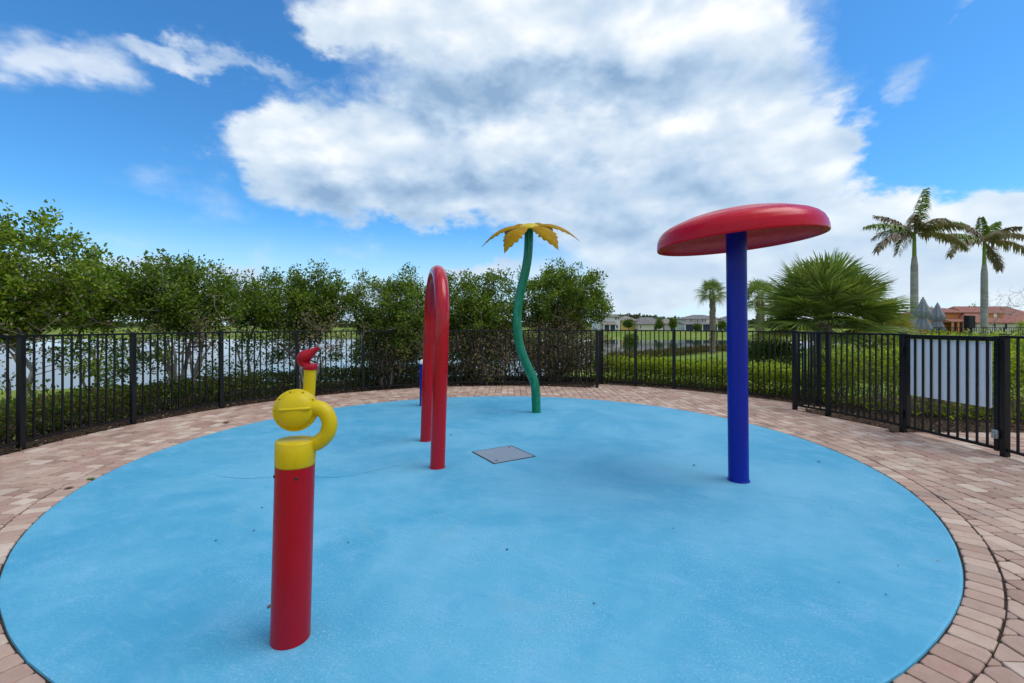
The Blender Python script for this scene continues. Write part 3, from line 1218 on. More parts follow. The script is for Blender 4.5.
def picket_mesh(h0, h1):
    key = (round(h0, 3), round(h1, 3))
    if key not in PICK:
        mb = MB()
        mb.box((0, 0, (h0 + h1) / 2), (.019, .019, h1 - h0), 0, .002)
        me = bpy.data.meshes.new('picket')
        me.from_pydata(mb.v, [], mb.f)
        me.materials.append(M['fence'])
        PICK[key] = me
    return PICK[key]


ZR, ZT, ZB = 1.215, 1.24, .085


def pickets(parent, pts, h0=ZB, h1=ZR):
    base = world_loc(parent)
    for (x_, y_, rz_) in pts:
        o = bpy.data.objects.new('picket', picket_mesh(h0, h1))
        o.location = (x_ - base.x, y_ - base.y, -base.z)
        o.rotation_euler = (0, 0, rz_)
        o.parent = parent
        col.objects.link(o)


def post(parent, x_, y_, rz_, h=1.262, s=.058):
    mb = MB()
    mb.box((x_, y_, h / 2 - .02), (s, s, h + .0), rz_, .004)
    mb.box((x_, y_, h - .008), (s + .010, s + .010, .012), rz_, .003)
    return mb.build('post', M['fence'], parent)


def arc_bay(parent, a0, a1, rr_, npick, g0=.032, g1=.032):
    """one bay between two post angles (degrees), curved rails and pickets"""
    da = math.degrees(1 / rr_)
    s = 1 if a1 > a0 else -1
    b0, b1 = a0 + s * g0 * da, a1 - s * g1 * da
    n_ = 6
    P = [(PC[0] + rr_ * math.cos(R(b0 + (b1 - b0) * i / n_)), PC[1] + rr_ * math.sin(R(b0 + (b1 - b0) * i / n_))) for i in range(n_ + 1)]
    for (nm_, z0, z1, hw) in (('top_rail', ZR, ZT, .019), ('bottom_rail', .085 - .026, .085, .0135)):
        V, Fc = [], []
        mb = MB()
        for i, p_ in enumerate(P):
            aa = R(b0 + (b1 - b0) * i / n_)
            nx, ny = math.cos(aa), math.sin(aa)
            V += [(p_[0] - nx * hw, p_[1] - ny * hw, z0), (p_[0] + nx * hw, p_[1] + ny * hw, z0), (p_[0] + nx * hw, p_[1] + ny * hw, z1), (p_[0] - nx * hw, p_[1] - ny * hw, z1)]
        for i in range(n_):
            for k in range(4):
                Fc.append((i * 4 + k, i * 4 + (k + 1) % 4, i * 4 + 4 + (k + 1) % 4, i * 4 + 4 + k))
        Fc += [(0, 1, 2, 3), (n_ * 4 + 3, n_ * 4 + 2, n_ * 4 + 1, n_ * 4)]
        mb.add(V, Fc)
        mb.build(nm_, M['fence'], parent)
    pts_ = []
    for i in range(npick):
        aa = b0 + (b1 - b0) * (i + 1) / (npick + 1)
        pts_.append((PC[0] + rr_ * math.cos(R(aa)), PC[1] + rr_ * math.sin(R(aa)), R(aa)))
    pickets(parent, pts_)


def straight_bay(parent, p0, p1, npick, gap=.03, zr=ZR, zt=ZT, name='rails'):
    p0, p1 = Vector((*p0, 0)), Vector((*p1, 0))
    d = (p1 - p0).normalized()
    a_, b_ = p0 + d * gap, p1 - d * gap
    mb = MB()
    mb.bar(a_ + Vector((0, 0, (zr + zt) / 2)), b_ + Vector((0, 0, (zr + zt) / 2)), .038, zt - zr)
    mb.build('top_rail', M['fence'], parent)
    mb = MB()
    mb.bar(a_ + Vector((0, 0, .072)), b_ + Vector((0, 0, .072)), .027, .026)
    mb.build('bottom_rail', M['fence'], parent)
    rz_ = math.atan2(d.y, d.x)
    pickets(parent, [((a_ + (b_ - a_) * (i + 1) / (npick + 1)).x, (a_ + (b_ - a_) * (i + 1) / (npick + 1)).y, rz_) for i in range(npick)], h1=zr)


def angle_of(px_, rr_):
    return polar(*ray_circle(px_, rr_))[1]


def pol(a_, rr_):
    return PC[0] + rr_ * math.cos(R(a_)), PC[1] + rr_ * math.sin(R(a_))


# long curved section
angs = [angle_of(p_, FR) for p_ in (597, 539, 481, 423, 363, 297, 221, 133, 21)]
angs[-1] = angs[-1] % 360
angs.append(angs[-1] + (angs[-1] - angs[-2]))
t = thing('metal_fence', 'long curved black picket fence in front of the shrubby trees', 'fence', (*pol(angs[5], FR), 0), 'black picket fences round the splash pad')
for a_ in angs:
    post(t, *pol(a_, FR), R(a_))
for i in range(len(angs) - 1):
    arc_bay(t, angs[i], angs[i + 1], FR, 11)

# set-back section in front of the lake
angs2 = [angle_of(p_, FR2) for p_ in (602, 635.6, 674, 735, 819)]
t = thing('metal_fence', 'black picket fence set back in front of the lake view and hedge', 'fence', (*pol(angs2[2], FR2), 0), 'black picket fences round the splash pad')
for a_ in angs2:
    post(t, *pol(a_, FR2), R(a_))
for i in range(len(angs2) - 1):
    arcl = abs(angs2[i + 1] - angs2[i]) * PI / 180 * FR2
    arc_bay(t, angs2[i], angs2[i + 1], FR2, max(3, round(arcl / .108) - 1))
straight_bay(t, pol(A597, FR), pol(angs2[0], FR2), 5)
straight_bay(t, pol(A795, FR), pol(angs2[-1], FR2), 6)

# section between set-back and gate
a795, a828, a903 = A795, angle_of(828.4, FR), A903
t = thing('metal_fence', 'short black picket fence between the fan palm and the gate', 'fence', (*pol(a828, FR), 0), 'black picket fences round the splash pad')
for a_ in (a795, a828, a903):
    post(t, *pol(a_, FR), R(a_))
arc_bay(t, a795, a828, FR, 4)
arc_bay(t, a828, a903, FR, 11)

# gate
gA = Vector((*pol(a903, FR), 0))
gB = gp(1005, 456.7)
gd = (gB - gA).normalized()
t = thing('metal_gate', 'black picket gate with a blank white board on it', 'gate', (gA + gB) / 2)
gl = (gB - gA).length
s0, s1 = gA + gd * .060, gB - gd * .062
mb = MB()
for q in (s0, s1):
    mb.bar(q + Vector((0, 0, .045)), q + Vector((0, 0, 1.235)), .05, .042, (gd.x, gd.y, 0))
mb.bar(s0 + gd * .024 + Vector((0, 0, 1.205)), s1 - gd * .024 + Vector((0, 0, 1.205)), .040, .05)
mb.bar(s0 + gd * .024 + Vector((0, 0, .07)), s1 - gd * .024 + Vector((0, 0, .07)), .03, .03)
mb.build('gate_frame', M['fence'], t)
npk = 9
pickets(t, [((s0 + (s1 - s0) * (i + 1) / (npk + 1)).x, (s0 + (s1 - s0) * (i + 1) / (npk + 1)).y, math.atan2(gd.y, gd.x)) for i in range(npk)], .084, 1.182)
for zz_ in (.22, 1.02):
    mb = MB()
    mb.tube([gA + gd * .033 + Vector((-.036, 0, zz_ - .05)), gA + gd * .033 + Vector((-.036, 0, zz_ + .05))], .012, 12)
    mb.build('hinge', M['fence'], t)
mb = MB()
c_ = s1 + gd * .012 + Vector((-.045, 0, .22))
mb.box(c_, (.028, .055, .09), math.atan2(gd.y, gd.x) - PI / 2, .006)
mb.box(c_ + Vector((-.022, .0, -.015)), (.018, .03, .05), math.atan2(gd.y, gd.x) - PI / 2, .004)
mb.build('latch', M['steel'], t)
# board on the gate, on its far side
nrm = Vector((-gd.y, gd.x, 0))
if nrm.x < 0:
    nrm = -nrm
t = None
mb = MB()
u0, u1 = .085, gl - .135
A_ = gA + gd * u0 + nrm * .018
B_ = gA + gd * u1 + nrm * .018
nseg = 12
zb, zt_ = .475, 1.172
mb.bar(A_ + Vector((0, 0, (zb + zt_) / 2)), B_ + Vector((0, 0, (zb + zt_) / 2)), .006, zt_ - zb)
sb = mb.build('sign_board', M['sign'])
tag(sb, 'blank white back of a sign board fixed behind the gate pickets', 'sign')

# fence right of the gate
aB = polar(gB.x, gB.y)[1]
t = thing('metal_fence', 'black picket fence continuing right of the gate latch post', 'fence', gB, 'black picket fences round the splash pad')
rB = polar(gB.x, gB.y)[0]
for k in range(3):
    a_ = aB - k * 13.5
    post(t, *pol(a_, rB), R(a_))
    if k < 2:
        arc_bay(t, a_, a_ - 13.5, rB, 11)

# ------------------------------------------------------------------ trees beyond the fence
def base_at(px_, d, z=-.03):
    return ((px_ - 512) / F * d, d, z)


def crown_at(px_, py_, d):
    p_ = wp(px_, py_, d)
    return (p_.x, p_.y, p_.z)


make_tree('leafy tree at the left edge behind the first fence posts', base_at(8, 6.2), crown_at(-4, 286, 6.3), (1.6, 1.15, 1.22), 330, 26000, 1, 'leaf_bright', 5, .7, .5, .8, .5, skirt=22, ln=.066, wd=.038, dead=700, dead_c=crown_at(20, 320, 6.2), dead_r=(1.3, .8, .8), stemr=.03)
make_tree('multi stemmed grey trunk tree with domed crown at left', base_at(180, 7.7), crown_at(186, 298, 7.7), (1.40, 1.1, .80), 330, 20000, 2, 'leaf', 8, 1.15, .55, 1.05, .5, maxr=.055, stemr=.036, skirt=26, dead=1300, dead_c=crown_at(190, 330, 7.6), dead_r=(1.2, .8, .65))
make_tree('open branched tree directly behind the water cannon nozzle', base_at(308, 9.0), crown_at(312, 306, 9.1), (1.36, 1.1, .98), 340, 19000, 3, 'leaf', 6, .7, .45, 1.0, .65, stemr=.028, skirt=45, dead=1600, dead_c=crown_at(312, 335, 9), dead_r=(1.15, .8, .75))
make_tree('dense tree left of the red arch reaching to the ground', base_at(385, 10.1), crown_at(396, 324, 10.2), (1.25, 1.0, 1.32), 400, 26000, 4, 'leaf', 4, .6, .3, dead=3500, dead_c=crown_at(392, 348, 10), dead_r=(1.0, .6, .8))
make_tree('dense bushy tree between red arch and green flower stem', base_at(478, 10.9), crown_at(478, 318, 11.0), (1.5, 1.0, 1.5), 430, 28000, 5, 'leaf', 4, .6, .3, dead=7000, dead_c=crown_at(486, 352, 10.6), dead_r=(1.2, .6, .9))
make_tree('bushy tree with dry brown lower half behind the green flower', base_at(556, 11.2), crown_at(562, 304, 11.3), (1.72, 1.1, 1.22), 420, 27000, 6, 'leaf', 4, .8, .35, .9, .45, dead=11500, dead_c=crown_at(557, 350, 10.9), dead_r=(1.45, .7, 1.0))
make_tree('small bright tree between the left edge tree and the domed tree', base_at(95, 8.0), crown_at(100, 300, 8.2), (1.05, .9, .80), 190, 12000, 7, 'leaf_bright', 3, .9, .3, .9, .4, skirt=12)
make_tree('green tree filling the gap beyond the cannon drum', base_at(250, 9.6), crown_at(254, 306, 9.7), (1.0, .9, .75), 170, 10000, 8, 'leaf_dark', 3, 1.0, .3, 1.0, .4, skirt=12)


def make_hedge(label, poly, hw, h, nleaf, seed, mat, ln=.055, wd=.036, z0=-.03, name='hedge'):
    """clipped hedge along a polyline: leaves through the volume, denser at the skin, with stems"""
    rng = np.random.default_rng(seed)
    P = np.array(poly, float)
    seg = np.linalg.norm(np.diff(P, axis=0), axis=1)
    cum = np.concatenate([[0], np.cumsum(seg)])

    def at(s):
        i = np.clip(np.searchsorted(cum, s) - 1, 0, len(seg) - 1)
        tt = ((s - cum[i]) / seg[i])[:, None]
        p_ = P[i] * (1 - tt) + P[i + 1] * tt
        d_ = (P[i + 1] - P[i]) / seg[i][:, None]
        return p_, np.stack([-d_[:, 1], d_[:, 0]], 1)
    s = rng.uniform(0, cum[-1], nleaf)
    a_ = rng.uniform(0, 2 * PI, nleaf)
    rr_ = rng.uniform(0, 1, nleaf) ** .33
    ca, sa = np.cos(a_), np.sin(a_)
    sq = 1 / np.maximum(np.maximum(np.abs(ca), np.abs(sa)), 1e-6) ** .75
    lump = 1 + .10 * np.sin(s * 5.1 + seed) + .07 * np.sin(s * 11.7 + 2 * seed) + .06 * np.sin(s * 23 + 3 * a_)
    u = ca * sq * rr_ * hw * lump
    zc = z0 + h / 2 + sa * sq * rr_ * h / 2 * np.where(sa > 0, lump, 1)
    thin = (zc < z0 + h * .42) & (rng.uniform(0, 1, nleaf) < .55)
    zc = np.where(thin, zc + h * .5, zc)
    # fine sprays poking out
    zc += np.where(rng.uniform(0, 1, nleaf) < .06, rng.uniform(0, .09, nleaf), 0)
    p_, nn = at(s)
    c3 = np.concatenate([p_ + nn * u[:, None], zc[:, None]], 1) + rng.normal(0, .02, (nleaf, 3))
    c3[:, 2] = np.maximum(c3[:, 2], z0 + .05)
    dirs = np.concatenate([nn * (ca * .6)[:, None], (sa * .5 + .45)[:, None]], 1)
    mid = P[len(P) // 2]
    t_ = thing(name, label, 'hedge', (mid[0], mid[1], z0))
    v, f = leaf_cloud(c3, dirs, rng, ln, wd, 1.3)
    np_mesh('foliage', v, f, M[mat], t_)
    # stems
    k = int(cum[-1] * 26)
    s = rng.uniform(0.02, cum[-1] - .02, k)
    p_, nn = at(s)
    nodes, par, rad = [], [], []
    for i in range(k):
        b_ = np.array([*(p_[i] + nn[i] * rng.uniform(-.5, .5) * hw), z0 - .02])
        e_ = b_ + np.array([rng.normal(0, .12), rng.normal(0, .12), h * rng.uniform(.6, .92)])
        m_ = (b_ + e_) / 2 + rng.normal(0, .03, 3)
        o_ = len(nodes)
        nodes += [b_, m_, e_]
        par += [-1, o_, o_ + 1]
        rad += [.010, .008, .004]
    v, f = branch_mesh(np.array(nodes), par, rad, 4)
    np_mesh('stems', v, f, M['twig'], t_, True)
    return t_


def arc_pts(a0, a1, rr_, n_=14):
    return [pol(a0 + (a1 - a0) * i / n_, rr_) for i in range(n_ + 1)]


make_hedge('low dull green hedge with reddish tips behind the left fence', arc_pts(204, 97, 6.0, 26), .32, .44, 27000, 31, 'hedge_dull', .055, .036)
make_hedge('dark green thicket under the trees behind the arch and flower', [pol(angle_of(p_, 6.9), 6.9) for p_ in (352, 400, 450, 500, 550, 598)], .35, 1.0, 17000, 37, 'leaf_dark', .065, .04, name='thicket')
make_hedge('bright green hedge below the lake view right of the flower', arc_pts(70.5, 27, 6.75, 14), .42, .57, 24000, 32, 'hedge')
make_hedge('yellow green hedge behind the gate and short fence', [(5.75, 8.2), (5.95, 7.4), (6.25, 6.85), (7.2, 6.7), (9.0, 6.75), (12.5, 6.9)], .40, .98, 26000, 33, 'hedge')
make_hedge('tall lime hedge row in front of the pool fence', [(8.0, 11.2), (10.5, 11.0), (13.0, 11.0), (17, 11.2)], .55, 1.20, 17000, 34, 'hedge', .07, .045, -.08)
make_hedge('dark clipped shrub beside the fan palm trunk', [(6.9, 13.6), (7.8, 13.9), (8.6, 14.2)], .6, .98, 8000, 35, 'leaf_dark', .07, .045, -.12, 'shrub')
make_hedge('loose green bush at the lake edge', [(10.6, 43), (11.9, 43)], .5, 1.9, 2600, 36, 'leaf', .13, .08, -1.45, 'shrub')

# reeds by the water
rng = np.random.default_rng(77)
N = 7000
s = rng.uniform(0, 1, N)
px_ = rng.uniform(608, 738, N)
dq = 41 + (px_ - 608) / 130 * 8 + rng.normal(0, .6, N)
X_ = (px_ - 512) / F * dq
Z_ = terrain_z(X_, dq)
v, f = leaf_cloud(np.stack([X_, dq, Z_ + rng.uniform(0, .28, N)], 1), np.tile([0, 0, 2.2], (N, 1)), rng, .55, .04)
tag(np_mesh('reeds', v, f, M['reed']), 'reddish brown reeds along the near lake bank', 'reeds', kind='stuff')


# ------------------------------------------------------------------ palms
def fan_frond(rng, V, Fc, base, az, el, pet, blade, nl=34, droop=.5):
    """petiole and a pleated fan of pointed leaflets"""
    dirh = np.array([math.cos(az), math.sin(az), 0])
    d = dirh * math.cos(el) + np.array([0, 0, math.sin(el)])
    side = np.array([-math.sin(az), math.cos(az), 0])
    tip = base + d * pet
    tip[2] -= pet * .10 * math.cos(el)
    # petiole
    o = len(V)
    for c_, w_ in ((base, .022), (tip, .010)):
        up = np.cross(side, d)
        V += [c_ - side * w_, c_ + side * w_, c_ + up * w_]
    for k in range(3):
        Fc.append((o + k, o + (k + 1) % 3, o + 3 + (k + 1) % 3, o + 3 + k))
    up = np.cross(d, side)
    up = up / np.linalg.norm(up)
    if up[2] < 0:
        up = -up
    roll = rng.uniform(-.35, .35)
    side2 = side * math.cos(roll) + up * math.sin(roll)
    up2 = np.cross(d, side2)
    if up2[2] < 0:
        up2 = -up2
    for i in range(nl):
        a_ = (i / (nl - 1) - .5) * R(250) + rng.normal(0, .02)
        ld = d * math.cos(a_) + side2 * math.sin(a_) - up2 * .10
        ld = ld / np.linalg.norm(ld)
        L = blade * (0.62 + .38 * math.cos(a_ / 2) ** 1.5) * rng.uniform(.9, 1.06)
        wv = np.cross(ld, up2)
        wv /= np.linalg.norm(wv)
        dr = droop * rng.uniform(.6, 1.5)
        o = len(V)
        q = [(.0, .006), (.35, .024), (.65, .018), (.86, .009)]
        for (u, hw) in q:
            c_ = tip + ld * L * u - np.array([0, 0, 1]) * L * dr * .55 * u ** 2.6
            hw = hw * blade
            V += [c_ - wv * hw + up2 * hw * .25, c_ + up2 * -hw * .25, c_ + wv * hw + up2 * hw * .25]
        c_ = tip + ld * L * .99 - np.array([0, 0, 1]) * L * dr * .55 * 1.15
        V.append(c_)
        for k in range(3):
            for h_ in range(2):
                b_ = o + k * 3 + h_
                Fc.append((b_, b_ + 1, b_ + 4, b_ + 3))
        e = o + 9
        Fc.append((e, e + 1, o + 12, o + 12))
        Fc.append((e + 1, e + 2, o + 12, o + 12))


def faces_mesh(name, V, Fc, mat, parent):
    mb = MB()
    fs = [tuple(dict.fromkeys(q)) for q in Fc]
    mb.add(V, fs)
    return mb.build(name, mat, parent)


def fan_palm(label, base, h, nf, pet, blade, seed, tr=.17, el0=-20, el1=86, mat='palm_leaf', droop=.5, nl=34, yellow=0, group=None, boots=True, name='fan_palm'):
    rng = np.random.default_rng(seed)
    t_ = thing(name, label, 'palm tree', base, group)
    mb = MB()
    P_, rad = [], []
    for i in range(int(h / .06) + 2):
        z = min(h, i * .06)
        P_.append((base[0] + .06 * math.sin(z * .7), base[1], base[2] + z))
        rad.append(tr * (1.15 - .15 * min(1, z / .4)) * (1 + (.13 if i % 2 else -.06)))
    mb.tube(P_, rad, 14)
    if boots:
        # crosshatch of old leaf bases
        for i in range(int(h / .12) * 6):
            z = rng.uniform(.1, h)
            a_ = rng.uniform(0, 2 * PI)
            c_ = Vector((base[0] + math.cos(a_) * tr, base[1] + math.sin(a_) * tr, base[2] + z))
            mb.bar(c_ - Vector((math.cos(a_) * .03, math.sin(a_) * .03, .10)), c_ + Vector((math.cos(a_) * .09, math.sin(a_) * .09, .10)), .07 * tr / .17, .03)
    mb.build('trunk', M['palm_bark'], t_)
    crown = np.array([base[0] + .06 * math.sin(h * .7), base[1], base[2] + h])
    V, Fc, V2, F2 = [], [], [], []
    for i in range(nf):
        az = i * 2.39996 + rng.uniform(-.25, .25)
        q = (i + .5) / nf
        el = R(el0 + (el1 - el0) * q ** .85 + rng.uniform(-7, 7))
        old = i < yellow
        fan_frond(rng, V2 if old else V, F2 if old else Fc, crown + np.array([0, 0, .10 * q]) + np.array([math.cos(az), math.sin(az), 0]) * tr * .6, az, el,
                  pet * rng.uniform(.8, 1.12), blade * rng.uniform(.85, 1.1), nl, droop)
    faces_mesh('crown', V, Fc, M[mat], t_)
    if V2:
        o_ = faces_mesh('old_fronds', V2, F2, M['palm_yellow'], t_)
        o_['label'] = 'yellowing lower fronds'
    return t_


p_ = base_at(822, 12.3, -.08)
fan_palm('large bushy fan palm with short trunk right of the blue pole', p_, 1.50, 84, .96, 1.0, 3, .19, -16, 84, droop=.20, yellow=5, nl=42)
d = 44
p_ = base_at(712.5, d, float(terrain_z(np.array([(712.5 - 512) / F * d]), np.array([float(d)]))[0]))
fan_palm('slim cabbage palm by the lake left of the blue pole', p_, 5.9, 38, .8, .95, 4, .22, -40, 85, droop=.8, nl=22, name='cabbage_palm', group='cabbage palms by the lake')
d = 30
p_ = base_at(760, d, float(terrain_z(np.array([(760 - 512) / F * d]), np.array([float(d)]))[0]))
fan_palm('cabbage palm half hidden behind the big fan palm', p_, 4.3, 36, .8, .95, 5, .2, -40, 85, droop=.8, nl=22, name='cabbage_palm', group='cabbage palms by the lake')
fan_palm('low yellow green palm clump at the fan palm right side', base_at(889, 16, -.08), .95, 26, .48, .62, 6, .1, 5, 80, mat='palm_yellow', droop=.5, nl=22, name='palm_clump', boots=False)


def pinnate(rng, base, az, el, L, mat, parent, bend=1.1, n_=48, ll=.66, label=None):
    V, Fc = [], []
    P_ = []
    p0 = np.array(base, float)
    a_ = el
    st = L / 16
    P_.append(p0.copy())
    for i in range(16):
        d_ = np.array([math.cos(az) * math.cos(a_), math.sin(az) * math.cos(a_), math.sin(a_)])
        p0 = p0 + d_ * st
        P_.append(p0.copy())
        a_ -= .82 * bend / 16 * (0.5 + i / 12)
    P_ = np.array(P_)
    side = np.array([-math.sin(az), math.cos(az), 0])
    mb = MB()
    mb.tube([Vector(q) for q in P_], [.035 - .030 * i / 16 for i in range(17)], 5)
    for i in range(n_):
        u = .12 + .88 * i / (n_ - 1)
        f_ = u * 15.99
        k = int(f_)
        c_ = P_[k] + (P_[k + 1] - P_[k]) * (f_ - k)
        tang = (P_[min(k + 1, 16)] - P_[k])
        tang /= np.linalg.norm(tang)
        lw = ll * (.45 + .55 * math.sin(PI * min(1, u * .8 + .2))) * rng.uniform(.75, 1.1)
        for s_ in (-1, 1):
            for _ in range(2):
                out = side * s_ * rng.uniform(.5, 1) + tang * rng.uniform(.35, .8) + np.array([0, 0, rng.uniform(-.75, .35)])
                out /= np.linalg.norm(out)
                w_ = np.cross(out, np.array([0, 0, 1.0]))
                w_ /= np.linalg.norm(w_) + 1e-6
                w_ = w_ * .5 + tang * .5
                hw = .036
                dn = np.array([0, 0, -1.0])
                b_ = c_ + out * lw * .5 + dn * lw * .10
                e_ = c_ + out * lw * .85 + dn * lw * .48
                V_ = [c_ - w_ * hw, c_ + w_ * hw, b_ + w_ * hw * 1.2, b_ - w_ * hw * 1.2, e_]
                mb.add(V_, [(0, 1, 2, 3), (3, 2, 4)])
    o_ = mb.build('frond', mat, parent)
    if label:
        o_['label'] = label
    return o_


def royal_palm(label, px_, d, ytop, fronds, seed, tr):
    rng = np.random.default_rng(seed)
    base = Vector(base_at(px_, d, -.15))
    t_ = thing('royal_palm', label, 'palm tree', base, 'royal palms by the pool')
    crown_z = CAMZ + (HZ - ytop) / F * d
    shaft = 25 / F * d
    hz = crown_z - shaft
    mb = MB()
    n_ = 40
    mb.tube([(base.x, base.y, base.z + (hz - base.z) * i / n_) for i in range(n_ + 1)],
            [tr * (1.25 - .25 * min(1, i / 6)) * (1 + .10 * math.sin(PI * i / n_)) * (1 if i < n_ - 3 else .92 - .07 * (i - n_ + 3)) * (1 + .012 * (i % 2)) for i in range(n_ + 1)], 20)
    mb.build('trunk', M['royal_bark'], t_)
    mb = MB()
    mb.tube([(base.x, base.y, hz + shaft * i / 8) for i in range(9)], [tr * (.64 - .20 * i / 8) for i in range(9)], 16)
    mb.build('crownshaft', M['crownshaft'], t_)
    for (az, el, L, m_, bend) in fronds:
        pinnate(rng, (base.x, base.y, crown_z - .1), R(az), R(el), L, M[m_], t_, bend)
    return t_


royal_palm('taller royal palm on the left with one upright green frond', 914.3, 26, 232,
           [(25, 72, 3.0, 'frond_green', .35), (180, 26, 3.0, 'frond_green', .95), (188, 6, 2.9, 'frond_dry', 1.5), (2, 30, 3.1, 'frond_green', 1.0), (-8, 8, 3.0, 'frond', 1.35),
            (150, 50, 2.2, 'frond_dry', .8), (100, 30, 2.6, 'frond', 1.3), (265, 35, 2.4, 'frond', 1.5), (70, 10, 2.5, 'frond_dry', 1.6), (300, 25, 2.4, 'frond', 1.4), (230, 45, 2.0, 'frond_dry', 1.1)], 21, .165)
royal_palm('shorter royal palm on the right with drooping brown fronds', 984.3, 29, 240,
           [(80, 84, 1.6, 'frond_green', .1), (20, 55, 2.0, 'frond_green', .6), (175, 28, 2.6, 'frond_green', 1.1), (185, 12, 2.9, 'frond', 1.7), (5, 26, 3.4, 'frond_dry', 1.1), (-6, 8, 3.2, 'frond', 1.5),
            (10, -35, 2.2, 'frond_dry', 1.0), (120, 40, 2.4, 'frond_dry', 1.2), (250, 30, 2.4, 'frond', 1.5), (290, 45, 1.8, 'frond_dry', 1.2), (160, 60, 1.7, 'frond_dry', .6)], 22, .165)

# bare tree
rng = np.random.default_rng(90)
b_ = base_at(1002, 34, -.15)
t = thing('bare_tree', 'leafless grey tree right of the shorter royal palm', 'tree', b_)
pts = lumpy(rng, 260, crown_at(1012, 303, 34), 2.6, 1.8, 1.45)
nodes, par, rad, ends = grow(rng, b_, 2, 1.6, .5, pts, twig=.0045, maxr=.10, seg=.3)
v, f = branch_mesh(nodes, par, rad)
np_mesh('trunk', v, f, M['bark'], t, True)
make_hedge('yellow leaved bush at the right edge below the bare tree', [(34.5, 30.5), (36.5, 30.5)], .8, 1.75, 2500, 91, 'hedge', .12, .08, -.1, 'shrub')

# ------------------------------------------------------------------ pool fence, umbrellas, black box
t = thing('metal_fence', 'distant low pool fence under the tiled roofs', 'fence', (26, 24.5, -.1))
y_ = 24.5
for k in range(7):
    xx = 19.5 + k * 1.75
    post(t, xx, y_, 0, 1.25, .06)
    if k < 6:
        straight_bay(t, (xx, y_), (xx + 1.75, y_), 13, zr=1.205, zt=1.23)


def umbrella(label, px_, top_y, d):
    z_top = CAMZ + (HZ - top_y) / F * d
    b_ = Vector(base_at(px_, d, -.1))
    t_ = thing('closed_umbrella', label, 'umbrella', b_, 'closed umbrellas by the pool')
    mb = MB()
    mb.tube([b_, b_ + Vector((0, 0, z_top - b_.z))], .022, 10)
    mb.build('pole', M['steel'], t_)
    mb = MB()
    mb.lathe([(.0, .0), (.26, 0), (.26, .05), (.06, .07), (.045, .25), (.0, .25)], Matrix.Translation(b_), 20)
    mb.build('base', M['dark'], t_)
    mb = MB()
    n_ = 32
    V, Fc = [], []
    prof_ = [(0.03, -.02), (.07, -.10), (.13, -.32), (.25, -.62), (.31, -.86), (.15, -.98), (.17, -1.08), (.30, -1.45), (.27, -1.55)]
    for (r_, z_) in prof_:
        for k in range(n_):
            a_ = 2 * PI * k / n_
            q = r_ * (1 + .20 * (1 if k % 4 < 2 else -1) * min(1, r_ / .15))
            V.append((b_.x + q * math.cos(a_), b_.y + q * math.sin(a_), z_top + z_))
    for i in range(len(prof_) - 1):
        for k in range(n_):
            j = (k + 1) % n_
            Fc.append((i * n_ + k, i * n_ + j, (i + 1) * n_ + j, (i + 1) * n_ + k))
    mb.add(V, Fc, True)
    mb.build('canopy', M['grey_fabric'], t_)
    mb = MB()
    mb.lathe([(0.0, .03), (.03, .02), (.03, -.03)], Matrix.Translation((b_.x, b_.y, z_top)), 10)
    mb.build('finial', M['dark'], t_)


umbrella('taller closed grey umbrella in front of the left royal palm trunk', 923, 297.5, 22)
umbrella('smaller closed grey umbrella nearer the orange house', 937.5, 303, 25)
b_ = Vector(base_at(969.5, 24, -.1))
t = thing('speaker_box', 'black box on a short post behind the gate board', 'speaker', b_)
mb = MB()
mb.bar(b_, b_ + Vector((0, 0, 1.3)), .06, .06, (0, 1, 0))
mb.build('post', M['fence'], t)
mb = MB()
mb.box(b_ + Vector((0, 0, 1.62)), (.36, .30, .66), 0, .02)
mb.build('cabinet', M['dark'], t)
b_ = Vector(base_at(858, 11.9, -.08))
t = thing('marker_post', 'yellow post rising behind the short fence', 'post', b_)
mb = MB()
mb.tube([b_, b_ + Vector((0, 0, 1.24))], .032, 16)
mb.build('pole', M['yellow_post'], t)
mb = MB()
mb.lathe([(.036, 0), (.036, .02), (.02, .035), (0, .04)], Matrix.Translation(b_ + Vector((0, 0, 1.23))), 16)
mb.build('cap', M['yellow_post'], t)


